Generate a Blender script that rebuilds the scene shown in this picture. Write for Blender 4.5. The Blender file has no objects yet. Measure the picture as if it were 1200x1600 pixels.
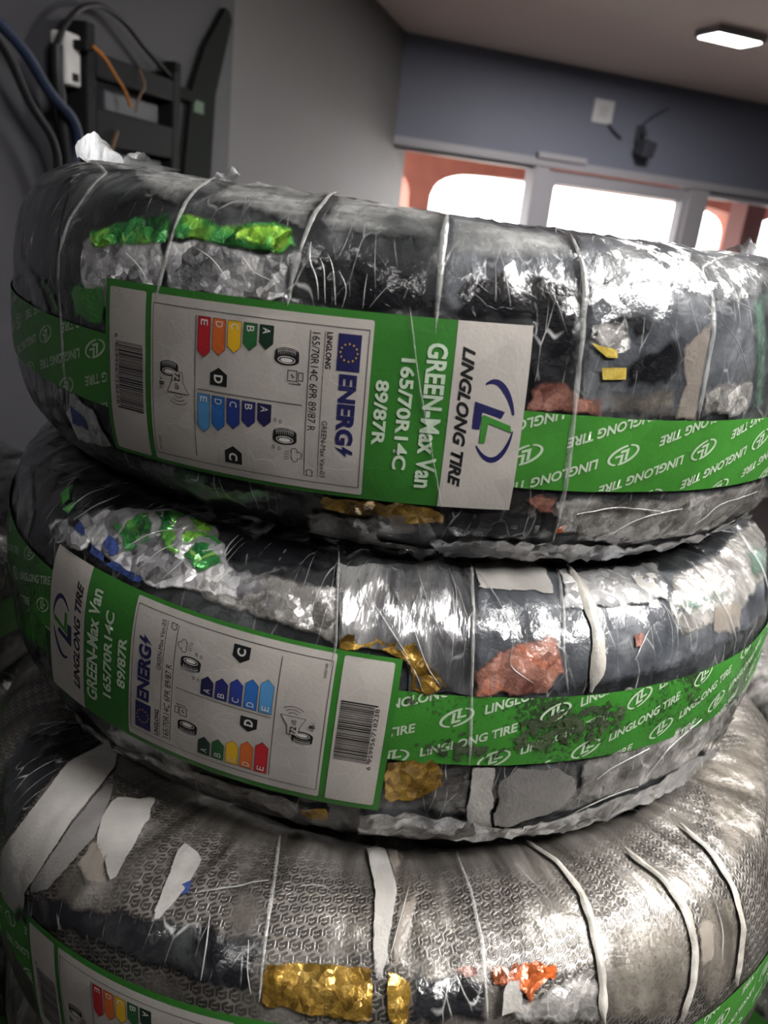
import bpy, bmesh, math, random
import numpy as np
from mathutils import Vector, Matrix, geometry

random.seed(7)
rng = np.random.default_rng(7)
C = bpy.context.scene.collection
scn = bpy.context.scene
PI = math.pi

# ------------------------------------------------------------------ camera, world, lights, exposure
H = 1.588                                   # eye height above the floor
F_PX, PITCH, ROLL = 1285.8, 0.3444, 0.1148
cam_d = bpy.data.cameras.new('camera')
cam_d.sensor_fit = 'HORIZONTAL'
cam_d.sensor_width = 27.0
cam_d.lens = F_PX / 1200 * 27.0
cam_d.clip_start = 0.02
cam_d.dof.use_dof = True
cam_d.dof.focus_distance = 0.46
cam_d.dof.aperture_fstop = 10.0
cam = bpy.data.objects.new('camera', cam_d)
C.objects.link(cam)
_cr, _sr, _cp, _sp = math.cos(ROLL), math.sin(ROLL), math.cos(PITCH), math.sin(PITCH)
FWD = np.array([0, _cp, -_sp]); DWN = np.array([0, -_sp, -_cp]); RGT = np.array([1.0, 0, 0])
CX = _cr * RGT - _sr * DWN                  # image x axis in the world
CY = _sr * RGT + _cr * DWN                  # image y axis (down) in the world
M3 = Matrix([(CX[k], -CY[k], -FWD[k]) for k in range(3)])
cam.matrix_world = Matrix.Translation((0, 0, H)) @ M3.to_4x4()
scn.camera = cam

vs = scn.view_settings
vs.view_transform = 'Standard'; vs.look = 'None'; vs.gamma = 1.0; vs.use_curve_mapping = False
vs.exposure = 0.36

W = bpy.data.worlds.new('sky'); scn.world = W; W.use_nodes = True
wn = W.node_tree.nodes; wn.clear()
wo = wn.new('ShaderNodeOutputWorld'); wb = wn.new('ShaderNodeBackground')
sky = wn.new('ShaderNodeTexSky'); sky.sky_type = 'HOSEK_WILKIE'; sky.turbidity = 6.0
sky.sun_direction = (0.3, -0.5, 0.8)
wmix = wn.new('ShaderNodeMixRGB'); wmix.inputs[0].default_value = 0.75; wmix.inputs[2].default_value = (1, 1, 1, 1)
W.node_tree.links.new(sky.outputs[0], wmix.inputs[1])
W.node_tree.links.new(wmix.outputs[0], wb.inputs[0]); wb.inputs[1].default_value = 9.0
W.node_tree.links.new(wb.outputs[0], wo.inputs[0])

def area(name, loc, size, power, color=(1, 1, 1), target=None):
    d = bpy.data.lights.new(name, 'AREA'); d.shape = 'RECTANGLE'; d.size, d.size_y = size
    d.energy = power; d.color = color
    o = bpy.data.objects.new(name, d); C.objects.link(o); o.location = loc
    return o
LAMP_W = [30.0, 26.0, 18.0, 0.8]                # the ceiling panels: over the door, right of the stack, right of the camera, and an added one left behind the camera

# ------------------------------------------------------------------ materials
def node_mat(name):
    m = bpy.data.materials.new(name); m.use_nodes = True
    nt = m.node_tree; p = nt.nodes['Principled BSDF']
    return m, nt, p
def rgba(c): return (c[0], c[1], c[2], 1)
def srgb(r, g, b):
    f = lambda x: ((x / 255 + 0.055) / 1.055) ** 2.4 if x > 10 else x / 255 / 12.92
    return (f(r), f(g), f(b))
def simple(name, col, rough=0.5, metal=0.0, emit=None, strength=0, var=0.0, scale=8.0, coat=0.0, spec=0.5):
    m, nt, p = node_mat(name)
    p.inputs['Base Color'].default_value = rgba(col)
    p.inputs['Roughness'].default_value = rough; p.inputs['Metallic'].default_value = metal
    p.inputs['Coat Weight'].default_value = coat; p.inputs['Coat Roughness'].default_value = 0.12
    p.inputs['Specular IOR Level'].default_value = spec
    if emit:
        p.inputs['Emission Color'].default_value = rgba(emit); p.inputs['Emission Strength'].default_value = strength
    if var:
        n = nt.nodes.new('ShaderNodeTexNoise'); n.inputs['Scale'].default_value = scale; n.inputs['Detail'].default_value = 6
        tc = nt.nodes.new('ShaderNodeTexCoord'); nt.links.new(tc.outputs['Object'], n.inputs['Vector'])
        r = nt.nodes.new('ShaderNodeValToRGB')
        r.color_ramp.elements[0].position = 0.3; r.color_ramp.elements[1].position = 0.7
        r.color_ramp.elements[0].color = rgba([c * (1 - var) for c in col]); r.color_ramp.elements[1].color = rgba([min(1, c * (1 + var)) for c in col])
        nt.links.new(n.outputs['Fac'], r.inputs['Fac']); nt.links.new(r.outputs['Color'], p.inputs['Base Color'])
    return m
def mathn(nt, op, a, b=None):
    n = nt.nodes.new('ShaderNodeMath'); n.operation = op
    for k, v in enumerate((a, b)):
        if v is None: continue
        if isinstance(v, (int, float)): n.inputs[k].default_value = v
        else: nt.links.new(v, n.inputs[k])
    return n.outputs[0]
def crumple(nt, p, k1=90, k2=260, slope=0.5, stretch=(1, 1), rot=0.0, fine=0.25, coat=True, lines=0.0):
    """Facets of crumpled film: each voronoi cell is a small plane with its own tilt. Texture space is metres on the film."""
    uv = nt.nodes.new('ShaderNodeUVMap'); uv.uv_map = 'UVMap'
    mp = nt.nodes.new('ShaderNodeMapping'); mp.inputs['Rotation'].default_value = (0, 0, rot); mp.inputs['Scale'].default_value = (stretch[0], stretch[1], 1)
    nt.links.new(uv.outputs[0], mp.inputs[0])
    nz = nt.nodes.new('ShaderNodeTexNoise'); nz.inputs['Scale'].default_value = 45; nz.inputs['Detail'].default_value = 3
    nt.links.new(mp.outputs[0], nz.inputs['Vector'])
    off = nt.nodes.new('ShaderNodeVectorMath'); off.operation = 'MULTIPLY_ADD'
    off.inputs[1].default_value = (0.012, 0.012, 0.0)
    nt.links.new(nz.outputs['Color'], off.inputs[0]); nt.links.new(mp.outputs[0], off.inputs[2])
    hs = []
    for k, w in ((k1, 1.0), (k2, 0.8)):
        v = nt.nodes.new('ShaderNodeTexVoronoi'); v.voronoi_dimensions = '2D'; v.inputs['Scale'].default_value = k
        nt.links.new(off.outputs[0], v.inputs['Vector'])
        d = nt.nodes.new('ShaderNodeVectorMath'); d.operation = 'SUBTRACT'
        nt.links.new(off.outputs[0], d.inputs[0]); nt.links.new(v.outputs['Position'], d.inputs[1])
        c = nt.nodes.new('ShaderNodeVectorMath'); c.operation = 'SUBTRACT'; c.inputs[1].default_value = (0.5, 0.5, 0.5)
        nt.links.new(v.outputs['Color'], c.inputs[0])
        t = nt.nodes.new('ShaderNodeVectorMath'); t.operation = 'DOT_PRODUCT'
        nt.links.new(d.outputs[0], t.inputs[0]); nt.links.new(c.outputs[0], t.inputs[1])
        hs.append(mathn(nt, 'MULTIPLY', t.outputs['Value'], 2.0 * w * slope))
    n2 = nt.nodes.new('ShaderNodeTexNoise'); n2.inputs['Scale'].default_value = 500; n2.inputs['Detail'].default_value = 4
    nt.links.new(mp.outputs[0], n2.inputs['Vector'])
    hs.append(mathn(nt, 'MULTIPLY', n2.outputs['Fac'], 0.0016 * fine))
    if lines:
        ml = nt.nodes.new('ShaderNodeMapping'); ml.inputs['Scale'].default_value = (1, .3, 1); ml.inputs['Rotation'].default_value = (0, 0, rot + .25)
        nt.links.new(uv.outputs[0], ml.inputs[0])
        n3 = nt.nodes.new('ShaderNodeTexNoise'); n3.noise_type = 'RIDGED_MULTIFRACTAL'; n3.inputs['Scale'].default_value = 48; n3.inputs['Detail'].default_value = 3; n3.inputs['Distortion'].default_value = .5
        nt.links.new(ml.outputs[0], n3.inputs['Vector'])
        hs[2] = mathn(nt, 'ADD', hs[2], mathn(nt, 'MULTIPLY', n3.outputs['Fac'], .0011 * lines))
    h = mathn(nt, 'ADD', mathn(nt, 'ADD', hs[0], hs[1]), hs[2])
    b = nt.nodes.new('ShaderNodeBump'); b.inputs['Strength'].default_value = 1.0; b.inputs['Distance'].default_value = 1.0
    nt.links.new(h, b.inputs['Height']); nt.links.new(b.outputs[0], p.inputs['Normal'])
    if coat: nt.links.new(b.outputs[0], p.inputs['Coat Normal'])
    return mp
def film(name, cols, rough=0.25, metal=0.0, nscale=18, k1=90, k2=260, slope=0.5, stretch=(1, 1), rot=0.0, fine=0.25,
         coat=1.0, contrast=(0.35, 0.65), mvar=None, alpha=1.0, cstretch=None, lines=0.6, emb=False, ragged=0.0, crease=0.0, ctone=(.45, .45, .44), soft=.12, espan=1.0):
    """Packing film: a ramp of film tones over a noise, crumpled by the facet bump, glossy clear coat."""
    m, nt, p = node_mat(name)
    p.inputs['Roughness'].default_value = rough; p.inputs['Metallic'].default_value = metal
    p.inputs['Coat Weight'].default_value = coat; p.inputs['Coat Roughness'].default_value = 0.07
    mp = crumple(nt, p, k1, k2, slope, stretch, rot, fine, True, lines)
    n = nt.nodes.new('ShaderNodeTexNoise'); n.inputs['Scale'].default_value = nscale; n.inputs['Detail'].default_value = 8; n.inputs['Roughness'].default_value = 0.62
    n.inputs['Distortion'].default_value = 0.6
    if cstretch:
        m2 = nt.nodes.new('ShaderNodeMapping'); m2.inputs['Scale'].default_value = (cstretch[0], cstretch[1], 1); m2.inputs['Rotation'].default_value = (0, 0, rot)
        uv = nt.nodes.new('ShaderNodeUVMap'); uv.uv_map = 'UVMap'; nt.links.new(uv.outputs[0], m2.inputs[0]); nt.links.new(m2.outputs[0], n.inputs['Vector'])
    else:
        nt.links.new(mp.outputs[0], n.inputs['Vector'])
    r = nt.nodes.new('ShaderNodeValToRGB'); e = r.color_ramp.elements
    k = len(cols)
    e[0].position = contrast[0]; e[0].color = rgba(cols[0]); e[1].position = contrast[1]; e[1].color = rgba(cols[-1])
    for i in range(1, k - 1):
        x = e.new(contrast[0] + (contrast[1] - contrast[0]) * i / (k - 1)); x.color = rgba(cols[i])
    nt.links.new(n.outputs['Fac'], r.inputs['Fac'])
    last = r.outputs['Color']
    if emb:                                             # hooks printed on the film in hexagon cells, two strokes to a cell
        P_ = 0.0072; hy = .87
        ue = nt.nodes.new('ShaderNodeUVMap'); ue.uv_map = 'UVMap'
        me_ = nt.nodes.new('ShaderNodeMapping'); me_.inputs['Rotation'].default_value = (0, 0, -.14); me_.inputs['Scale'].default_value = (1 / P_, 1 / P_, 1); nt.links.new(ue.outputs[0], me_.inputs[0])
        sx = nt.nodes.new('ShaderNodeSeparateXYZ'); nt.links.new(me_.outputs[0], sx.inputs[0])
        yr = mathn(nt, 'DIVIDE', sx.outputs[1], hy); row = mathn(nt, 'FLOOR', yr)
        cx = mathn(nt, 'SUBTRACT', mathn(nt, 'FRACT', mathn(nt, 'ADD', sx.outputs[0], mathn(nt, 'MULTIPLY', mathn(nt, 'FLOORED_MODULO', row, 2.0), .5))), .5)
        cy = mathn(nt, 'MULTIPLY', mathn(nt, 'SUBTRACT', mathn(nt, 'FRACT', yr), .5), hy)
        dmin = None
        for L_ in ([(-.36, -.16), (-.36, .17), (-.02, .36)], [(-.12, .0), (.06, .0), (.33, .13), (.33, -.18), (.02, -.36), (-.14, -.28)]):
            for (ax, ay), (bx, by) in zip(L_[:-1], L_[1:]):
                L2 = (bx - ax) ** 2 + (by - ay) ** 2
                t = mathn(nt, 'ADD', mathn(nt, 'MULTIPLY', mathn(nt, 'SUBTRACT', cx, ax), (bx - ax) / L2), mathn(nt, 'MULTIPLY', mathn(nt, 'SUBTRACT', cy, ay), (by - ay) / L2))
                t.node.use_clamp = True
                dx = mathn(nt, 'SUBTRACT', mathn(nt, 'SUBTRACT', cx, ax), mathn(nt, 'MULTIPLY', t, bx - ax)); dy = mathn(nt, 'SUBTRACT', mathn(nt, 'SUBTRACT', cy, ay), mathn(nt, 'MULTIPLY', t, by - ay))
                d = mathn(nt, 'SQRT', mathn(nt, 'ADD', mathn(nt, 'MULTIPLY', dx, dx), mathn(nt, 'MULTIPLY', dy, dy)))
                dmin = d if dmin is None else mathn(nt, 'MINIMUM', dmin, d)
        mr = nt.nodes.new('ShaderNodeMapRange'); mr.inputs[1].default_value = .085; mr.inputs[2].default_value = .125; mr.inputs[3].default_value = 1; mr.inputs[4].default_value = 0; nt.links.new(dmin, mr.inputs[0])
        ne = nt.nodes.new('ShaderNodeTexNoise'); ne.inputs['Scale'].default_value = 22; ne.inputs['Detail'].default_value = 4; nt.links.new(ue.outputs[0], ne.inputs['Vector'])
        m2 = nt.nodes.new('ShaderNodeMapRange'); m2.inputs[1].default_value = .36; m2.inputs[2].default_value = .5; nt.links.new(ne.outputs['Fac'], m2.inputs[0])
        sv = nt.nodes.new('ShaderNodeSeparateXYZ'); nt.links.new(ue.outputs[0], sv.inputs[0])
        m3 = nt.nodes.new('ShaderNodeMapRange'); m3.inputs[1].default_value = .155; m3.inputs[2].default_value = .13; nt.links.new(sv.outputs[1], m3.inputs[0])
        k = mathn(nt, 'MULTIPLY', mathn(nt, 'MULTIPLY', mr.outputs[0], m2.outputs[0]), m3.outputs[0])
        mk = nt.nodes.new('ShaderNodeMapRange'); mk.inputs[3].default_value = 1.0; mk.inputs[4].default_value = .3; nt.links.new(k, mk.inputs[0])
        mm = nt.nodes.new('ShaderNodeVectorMath'); mm.operation = 'SCALE'; nt.links.new(last, mm.inputs[0]); nt.links.new(mk.outputs[0], mm.inputs['Scale']); last = mm.outputs[0]
        for bn in [x for x in nt.nodes if x.type == 'BUMP']:
            src = bn.inputs['Height'].links[0].from_socket
            nt.links.new(mathn(nt, 'ADD', src, mathn(nt, 'MULTIPLY', k, -.00012)), bn.inputs['Height'])
    if crease:                                          # hard folds of the film, whitened along the fold
        ml = nt.nodes.new('ShaderNodeMapping'); ml.inputs['Scale'].default_value = (1, .3, 1); ml.inputs['Rotation'].default_value = (0, 0, rot + .5)
        uv3 = nt.nodes.new('ShaderNodeUVMap'); uv3.uv_map = 'UVMap'; nt.links.new(uv3.outputs[0], ml.inputs[0])
        dn = nt.nodes.new('ShaderNodeTexNoise'); dn.inputs['Scale'].default_value = 30; nt.links.new(ml.outputs[0], dn.inputs['Vector'])
        da = nt.nodes.new('ShaderNodeVectorMath'); da.operation = 'MULTIPLY_ADD'; da.inputs[1].default_value = (.03, .03, 0)
        nt.links.new(dn.outputs['Color'], da.inputs[0]); nt.links.new(ml.outputs[0], da.inputs[2])
        vc = nt.nodes.new('ShaderNodeTexVoronoi'); vc.feature = 'DISTANCE_TO_EDGE'; vc.voronoi_dimensions = '2D'; vc.inputs['Scale'].default_value = 85; nt.links.new(da.outputs[0], vc.inputs['Vector'])
        c1 = nt.nodes.new('ShaderNodeMapRange'); c1.inputs[1].default_value = .035; c1.inputs[2].default_value = .0; nt.links.new(vc.outputs['Distance'], c1.inputs[0])
        gn = nt.nodes.new('ShaderNodeTexNoise'); gn.inputs['Scale'].default_value = 38; gn.inputs['Detail'].default_value = 4; nt.links.new(uv3.outputs[0], gn.inputs['Vector'])
        c2 = nt.nodes.new('ShaderNodeMapRange'); c2.inputs[1].default_value = .47; c2.inputs[2].default_value = .62; c2.inputs[4].default_value = crease; nt.links.new(gn.outputs['Fac'], c2.inputs[0])
        mx = nt.nodes.new('ShaderNodeMixRGB'); nt.links.new(mathn(nt, 'MULTIPLY', c1.outputs[0], c2.outputs[0]), mx.inputs[0]); nt.links.new(last, mx.inputs[1]); mx.inputs[2].default_value = rgba(ctone); last = mx.outputs[0]
    nt.links.new(last, p.inputs['Base Color'])
    if mvar:
        r2 = nt.nodes.new('ShaderNodeMapRange'); r2.inputs[1].default_value = contrast[0]; r2.inputs[2].default_value = contrast[1]
        r2.inputs[3].default_value = mvar[0]; r2.inputs[4].default_value = mvar[1]
        nt.links.new(n.outputs['Fac'], r2.inputs[0]); nt.links.new(r2.outputs[0], p.inputs['Metallic'])
    p.inputs['Alpha'].default_value = alpha
    if ragged:                                          # torn, speckled rim: the film thins out within a few mm of its cut edge
        at = nt.nodes.new('ShaderNodeAttribute'); at.attribute_name = 'edge'
        en = nt.nodes.new('ShaderNodeTexNoise'); en.inputs['Scale'].default_value = 190; en.inputs['Detail'].default_value = 5; en.inputs['Roughness'].default_value = .65
        uv2 = nt.nodes.new('ShaderNodeUVMap'); uv2.uv_map = 'UVMap'; nt.links.new(uv2.outputs[0], en.inputs['Vector'])
        t = mathn(nt, 'ADD', mathn(nt, 'MULTIPLY', at.outputs['Fac'], espan), mathn(nt, 'MULTIPLY', mathn(nt, 'SUBTRACT', en.outputs['Fac'], .5), 1.6 * ragged))
        mr = nt.nodes.new('ShaderNodeMapRange'); mr.inputs[1].default_value = .2 * ragged; mr.inputs[2].default_value = .2 * ragged + soft; nt.links.new(t, mr.inputs[0])
        nt.links.new(mathn(nt, 'MULTIPLY', mr.outputs[0], alpha), p.inputs['Alpha'])
    return m
def printed(name, col, rough=0.45, dirt=0.0, dirtcol=(0.03, 0.03, 0.02), dscale=60, dth=0.55, coat=0.35, wr=0.12):
    """Printed paper under clear film: soft gloss, faint wrinkles, optional dirt specks."""
    m, nt, p = node_mat(name)
    p.inputs['Base Color'].default_value = rgba(col); p.inputs['Roughness'].default_value = rough
    p.inputs['Coat Weight'].default_value = coat; p.inputs['Coat Roughness'].default_value = 0.2
    mp = crumple(nt, p, 25, 70, wr * 0.25, (1, 1), 0.3, 0.08)
    n = nt.nodes.new('ShaderNodeTexNoise'); n.inputs['Scale'].default_value = 30; n.inputs['Detail'].default_value = 6
    nt.links.new(mp.outputs[0], n.inputs['Vector'])
    r = nt.nodes.new('ShaderNodeValToRGB'); r.color_ramp.elements[0].position = 0.3; r.color_ramp.elements[1].position = 0.7
    r.color_ramp.elements[0].color = rgba([c * 0.86 for c in col]); r.color_ramp.elements[1].color = rgba(col)
    nt.links.new(n.outputs['Fac'], r.inputs['Fac'])
    last = r.outputs['Color']
    if dirt:
        big = nt.nodes.new('ShaderNodeTexNoise'); big.inputs['Scale'].default_value = 14; big.inputs['Detail'].default_value = 2
        nt.links.new(mp.outputs[0], big.inputs['Vector'])
        dn = nt.nodes.new('ShaderNodeTexNoise'); dn.inputs['Scale'].default_value = dscale * 6; dn.inputs['Detail'].default_value = 5; dn.inputs['Roughness'].default_value = 0.7
        nt.links.new(mp.outputs[0], dn.inputs['Vector'])
        s = mathn(nt, 'ADD', mathn(nt, 'MULTIPLY', big.outputs['Fac'], 0.55), mathn(nt, 'MULTIPLY', dn.outputs['Fac'], 0.45))
        rr = nt.nodes.new('ShaderNodeMapRange'); rr.inputs[1].default_value = dth - 0.025; rr.inputs[2].default_value = dth + 0.025
        rr.inputs[4].default_value = dirt; nt.links.new(s, rr.inputs[0])
        mx = nt.nodes.new('ShaderNodeMixRGB'); nt.links.new(rr.outputs[0], mx.inputs[0]); nt.links.new(last, mx.inputs[1]); mx.inputs[2].default_value = rgba(dirtcol)
        last = mx.outputs[0]
    nt.links.new(last, p.inputs['Base Color'])
    return m

MAT = {}
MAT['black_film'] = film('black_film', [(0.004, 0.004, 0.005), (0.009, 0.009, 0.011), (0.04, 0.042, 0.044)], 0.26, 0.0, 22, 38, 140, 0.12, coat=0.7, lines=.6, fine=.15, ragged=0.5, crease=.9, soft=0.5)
MAT['smoke_film'] = film('smoke_film', [(0.008, 0.0085, 0.009), (0.026, 0.028, 0.03), (0.1, 0.105, 0.108)], 0.3, 0.0, 16, 32, 120, 0.13, coat=0.8, mvar=(0, 0.2), lines=.5, fine=.15, crease=.7)
MAT['haze_film'] = film('haze_film', [(0.03, 0.034, 0.04), (0.075, 0.08, 0.09), (0.19, 0.196, 0.205)], 0.32, 0.1, 18, 32, 120, 0.13, coat=0.8, lines=.4, fine=.15, ragged=0.7, crease=.6, soft=0.7)
MAT['pale_haze'] = film('pale_haze', [(0.08, 0.083, 0.083), (0.17, 0.173, 0.17), (0.32, 0.32, 0.31)], 0.4, 0.0, 30, 40, 140, 0.06, coat=0.4, lines=.4, fine=.15, ragged=0.9, alpha=0.7, cstretch=(.5, 2.2), soft=0.9)
MAT['silver_film'] = film('silver_film', [(0.2, 0.2, 0.205), (0.42, 0.42, 0.43), (0.68, 0.67, 0.66)], 0.32, 0.5, 24, 75, 230, 0.36, coat=0.4, lines=.7, fine=.3, ragged=0.35, crease=.5, ctone=(.8, .8, .8), soft=0.25)
MAT['streak_silver'] = film('streak_silver', [(0.05, 0.05, 0.055), (0.3, 0.3, 0.31), (0.75, 0.74, 0.73)], 0.24, 0.7, 26, 70, 200, 0.22, stretch=(1.0, 0.32), rot=0.5, coat=0.6, cstretch=(1.6, 0.35), lines=1.4, crease=.8, ctone=(.8, .8, .8))
MAT['dull_silver'] = film('dull_silver', [(0.1, 0.095, 0.09), (0.24, 0.23, 0.215), (0.44, 0.42, 0.4)], 0.34, 0.25, 30, 90, 260, 0.24, coat=0.4, lines=.9, fine=.3, ragged=0.5, crease=.8, ctone=(.6, .6, .58), soft=0.4)
MAT['taut_silver'] = film('taut_silver', [(0.08, 0.072, 0.062), (0.17, 0.155, 0.138), (0.3, 0.28, 0.255)], 0.36, 0.45, 26, 40, 150, 0.06, coat=0.2, fine=0.2, lines=.5, emb=True, cstretch=(1.3, .3))
MAT['gold_foil'] = film('gold_foil', [(0.1, 0.055, 0.01), (0.36, 0.21, 0.035), (0.6, 0.39, 0.1)], 0.3, 0.6, 34, 110, 280, 0.32, coat=0.4, lines=.8, ragged=0.35, crease=.5, ctone=(.7, .5, .18))
MAT['red_foil'] = film('red_foil', [(0.12, 0.045, 0.035), (0.25, 0.12, 0.09), (0.48, 0.13, 0.06)], 0.4, 0.1, 40, 120, 320, 0.14, coat=0.4, contrast=(0.38, 0.74), ragged=0.6, crease=.4, ctone=(.7, .2, .08), soft=0.3)
MAT['orange_foil'] = film('orange_foil', [(0.2, 0.06, 0.025), (0.8, 0.16, 0.03)], 0.34, 0.3, 40, 150, 400, 0.28, ragged=0.6)
MAT['green_foil'] = film('green_foil', [(0.015, 0.12, 0.04), (0.07, 0.34, 0.08), (0.35, 0.75, 0.08)], 0.24, 0.5, 34, 60, 220, 0.5, coat=0.5, lines=.8, ragged=0.4, crease=.6, ctone=(.6, .85, .2), soft=0.3)
MAT['lit_green_foil'] = film('lit_green_foil', [(0.06, 0.3, 0.04), (0.3, 0.62, 0.06), (0.7, 0.9, 0.2)], 0.24, 0.4, 60, 110, 320, 0.45, coat=0.5, lines=.8, ragged=.5, soft=.3)
MAT['teal_film'] = film('teal_film', [(0.06, 0.1, 0.08), (0.09, 0.155, 0.12), (0.19, 0.24, 0.21)], 0.38, 0.1, 24, 90, 260, 0.14, lines=.8, ragged=0.8, coat=.4, soft=0.8, alpha=0.8)
MAT['blue_foil'] = film('blue_foil', [(0.015, 0.03, 0.12), (0.06, 0.1, 0.32)], 0.38, 0.1, 40, 120, 300, 0.14, ragged=0.3, coat=.4)
MAT['white_film'] = film('white_film', [(0.27, 0.255, 0.24), (0.4, 0.385, 0.36)], 0.45, 0.0, 14, 40, 150, 0.05, coat=0.3, fine=0.2, lines=.25, ragged=.25)
MAT['ribbon_film'] = film('ribbon_film', [(0.26, 0.24, 0.21), (0.46, 0.44, 0.4)], 0.42, 0.0, 40, 60, 150, 0.08, coat=0.3, fine=0.2, lines=.4)
MAT['grey_film'] = film('grey_film', [(0.11, 0.105, 0.1), (0.21, 0.2, 0.195)], 0.42, 0.0, 10, 30, 90, 0.05, coat=0.4, lines=.3, ragged=.3)
MAT['beige_film'] = film('beige_film', [(0.2, 0.17, 0.14), (0.33, 0.29, 0.25)], 0.42, 0.0, 18, 50, 160, 0.08, coat=0.4, lines=.4, ragged=0.4, alpha=.65, soft=0.3)
MAT['yellow_print'] = film('yellow_print', [(0.4, 0.29, 0.04), (0.6, 0.45, 0.1)], 0.4, 0.0, 60, 90, 260, 0.1)
MAT['green_scrap'] = film('green_scrap', [(0.03, 0.14, 0.03), (0.08, 0.32, 0.06)], 0.4, 0.0, 30, 60, 190, 0.1, coat=.4, ragged=0.4, soft=0.3)
MAT['moss_dirt'] = film('moss_dirt', [(0.018, 0.03, 0.012), (0.05, 0.075, 0.03)], 0.7, 0.0, 60, 90, 260, 0.15, coat=0, ragged=1.6, espan=0.45, soft=0.15)
MAT['black_wrap'] = film('black_wrap', [(0.006, 0.006, 0.007), (0.02, 0.02, 0.022), (0.07, 0.072, 0.074)], 0.32, 0.0, 22, 45, 160, 0.1, coat=0.5, lines=.7, fine=.2, crease=.7)
MAT['silver_wrap'] = film('silver_wrap', [(0.05, 0.048, 0.045), (0.16, 0.15, 0.14), (0.34, 0.325, 0.31)], 0.36, 0.3, 30, 90, 260, 0.18, coat=0.4, lines=.9, crease=.7, ctone=(.6, .6, .58))
MAT['fold_line'] = film('fold_line', [(0.35, 0.35, 0.34), (0.6, 0.6, 0.58)], 0.25, 0.0, 30, 90, 300, 0.1, alpha=0.55)
MAT['tint_film'] = film('tint_film', [(0.06, 0.05, 0.04), (0.16, 0.14, 0.115), (0.26, 0.235, 0.2)], 0.36, 0.2, 26, 50, 160, 0.1, coat=0.4, lines=.9, ragged=.9, soft=.9, alpha=.7, cstretch=(1.4, .4))
MAT['painted_sheen'] = film('painted_sheen', [(0.07, 0.075, 0.08), (0.16, 0.165, 0.17), (0.3, 0.305, 0.31)], 0.26, 0.3, 20, 45, 160, 0.26, coat=0.7, lines=.8, ragged=.5, soft=.5, crease=.7, ctone=(.7, .7, .7))
MAT['clear_edge'] = film('clear_edge', [(0.4, 0.4, 0.39), (0.6, 0.6, 0.58)], 0.3, 0.0, 30, 90, 300, 0.15, alpha=0.38)
MAT['clear_flap'] = film('clear_flap', [(0.22, 0.225, 0.23), (0.36, 0.36, 0.37)], 0.3, 0.0, 20, 40, 120, 0.06, alpha=0.75)
MAT['band_green'] = printed('band_green', srgb(60, 128, 44), coat=0.3)
MAT['band_green_dirty'] = printed('band_green_dirty', srgb(56, 126, 42), dirt=0.9, dirtcol=(0.02, 0.03, 0.015), dth=0.53, coat=0.3)
MAT['band_ink'] = printed('band_ink', srgb(176, 196, 168), coat=0.3)
MAT['label_green'] = printed('label_green', srgb(50, 116, 40))
MAT['label_paper'] = printed('label_paper', srgb(184, 178, 171))
MAT['ink_black'] = printed('ink_black', srgb(26, 26, 28))
MAT['ink_line'] = printed('ink_line', srgb(52, 50, 52))
MAT['ink_white'] = printed('ink_white', srgb(215, 212, 206))
MAT['ink_pale'] = printed('ink_pale', srgb(190, 208, 184))
MAT['ink_navy'] = printed('ink_navy', srgb(34, 34, 84))
MAT['ink_leaf'] = printed('ink_leaf', srgb(62, 132, 52))
for nm, c in dict(arrow_a=(22, 48, 34), arrow_b=(40, 96, 52), arrow_c=(226, 178, 36), arrow_d=(212, 106, 46), arrow_e=(190, 40, 48),
                  wet_a=(34, 34, 74), wet_b=(40, 42, 104), wet_c=(44, 62, 140), wet_d=(46, 106, 178), wet_e=(84, 150, 204)).items():
    MAT[nm] = printed(nm, srgb(*c))

# ------------------------------------------------------------------ object helpers
def link_mesh(name, verts, faces, mat, parent=None, uvs=None, smooth=True):
    me = bpy.data.meshes.new(name)
    me.from_pydata([tuple(v) for v in verts], [], [tuple(f) for f in faces])
    if uvs is not None:
        ul = me.uv_layers.new(name='UVMap')
        li = np.empty(len(me.loops), dtype=np.int32); me.loops.foreach_get('vertex_index', li)
        ul.data.foreach_set('uv', np.asarray(uvs, dtype=np.float32)[li].ravel())
    me.materials.append(mat)
    if smooth: me.polygons.foreach_set('use_smooth', [True] * len(me.polygons))
    me.update()
    o = bpy.data.objects.new(name, me); C.objects.link(o)
    if parent is not None: o.parent = parent
    return o
def thing(o, label, cat, group=None):
    o['label'] = label; o['category'] = cat
    if group: o['group'] = group
    return o
def empty(name, loc, mat3=None):
    o = bpy.data.objects.new(name, None); C.objects.link(o)
    o.empty_display_size = 0.05
    M = Matrix.Translation(loc)
    if mat3 is not None: M = M @ mat3.to_4x4()
    o.matrix_world = M
    return o

# ------------------------------------------------------------------ noise (numpy)
_T = rng.random((256, 256))
def vnoise(x, y):
    xi = np.floor(x).astype(int); yi = np.floor(y).astype(int)
    fx = x - xi; fy = y - yi
    fx = fx * fx * (3 - 2 * fx); fy = fy * fy * (3 - 2 * fy)
    g = lambda a, b: _T[a & 255, b & 255]
    return (g(xi, yi) * (1 - fx) + g(xi + 1, yi) * fx) * (1 - fy) + (g(xi, yi + 1) * (1 - fx) + g(xi + 1, yi + 1) * fx) * fy
def fbm(x, y, o=3):
    s = 0; a = 0.5
    for k in range(o):
        s = s + a * (vnoise(x * 2 ** k + 17 * k, y * 2 ** k + 31 * k) - 0.5); a *= 0.5
    return s
def ridge(x, y, o=2):
    s = 0; a = 1.0
    for k in range(o):
        s = s + a * (1 - np.abs(2 * vnoise(x * 2 ** k + 11 * k, y * 2 ** k + 5 * k) - 1)) ** 3; a *= 0.5
    return s
def sstep(a, b, x):
    t = np.clip((x - a) / (b - a), 0, 1); return t * t * (3 - 2 * t)

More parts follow.
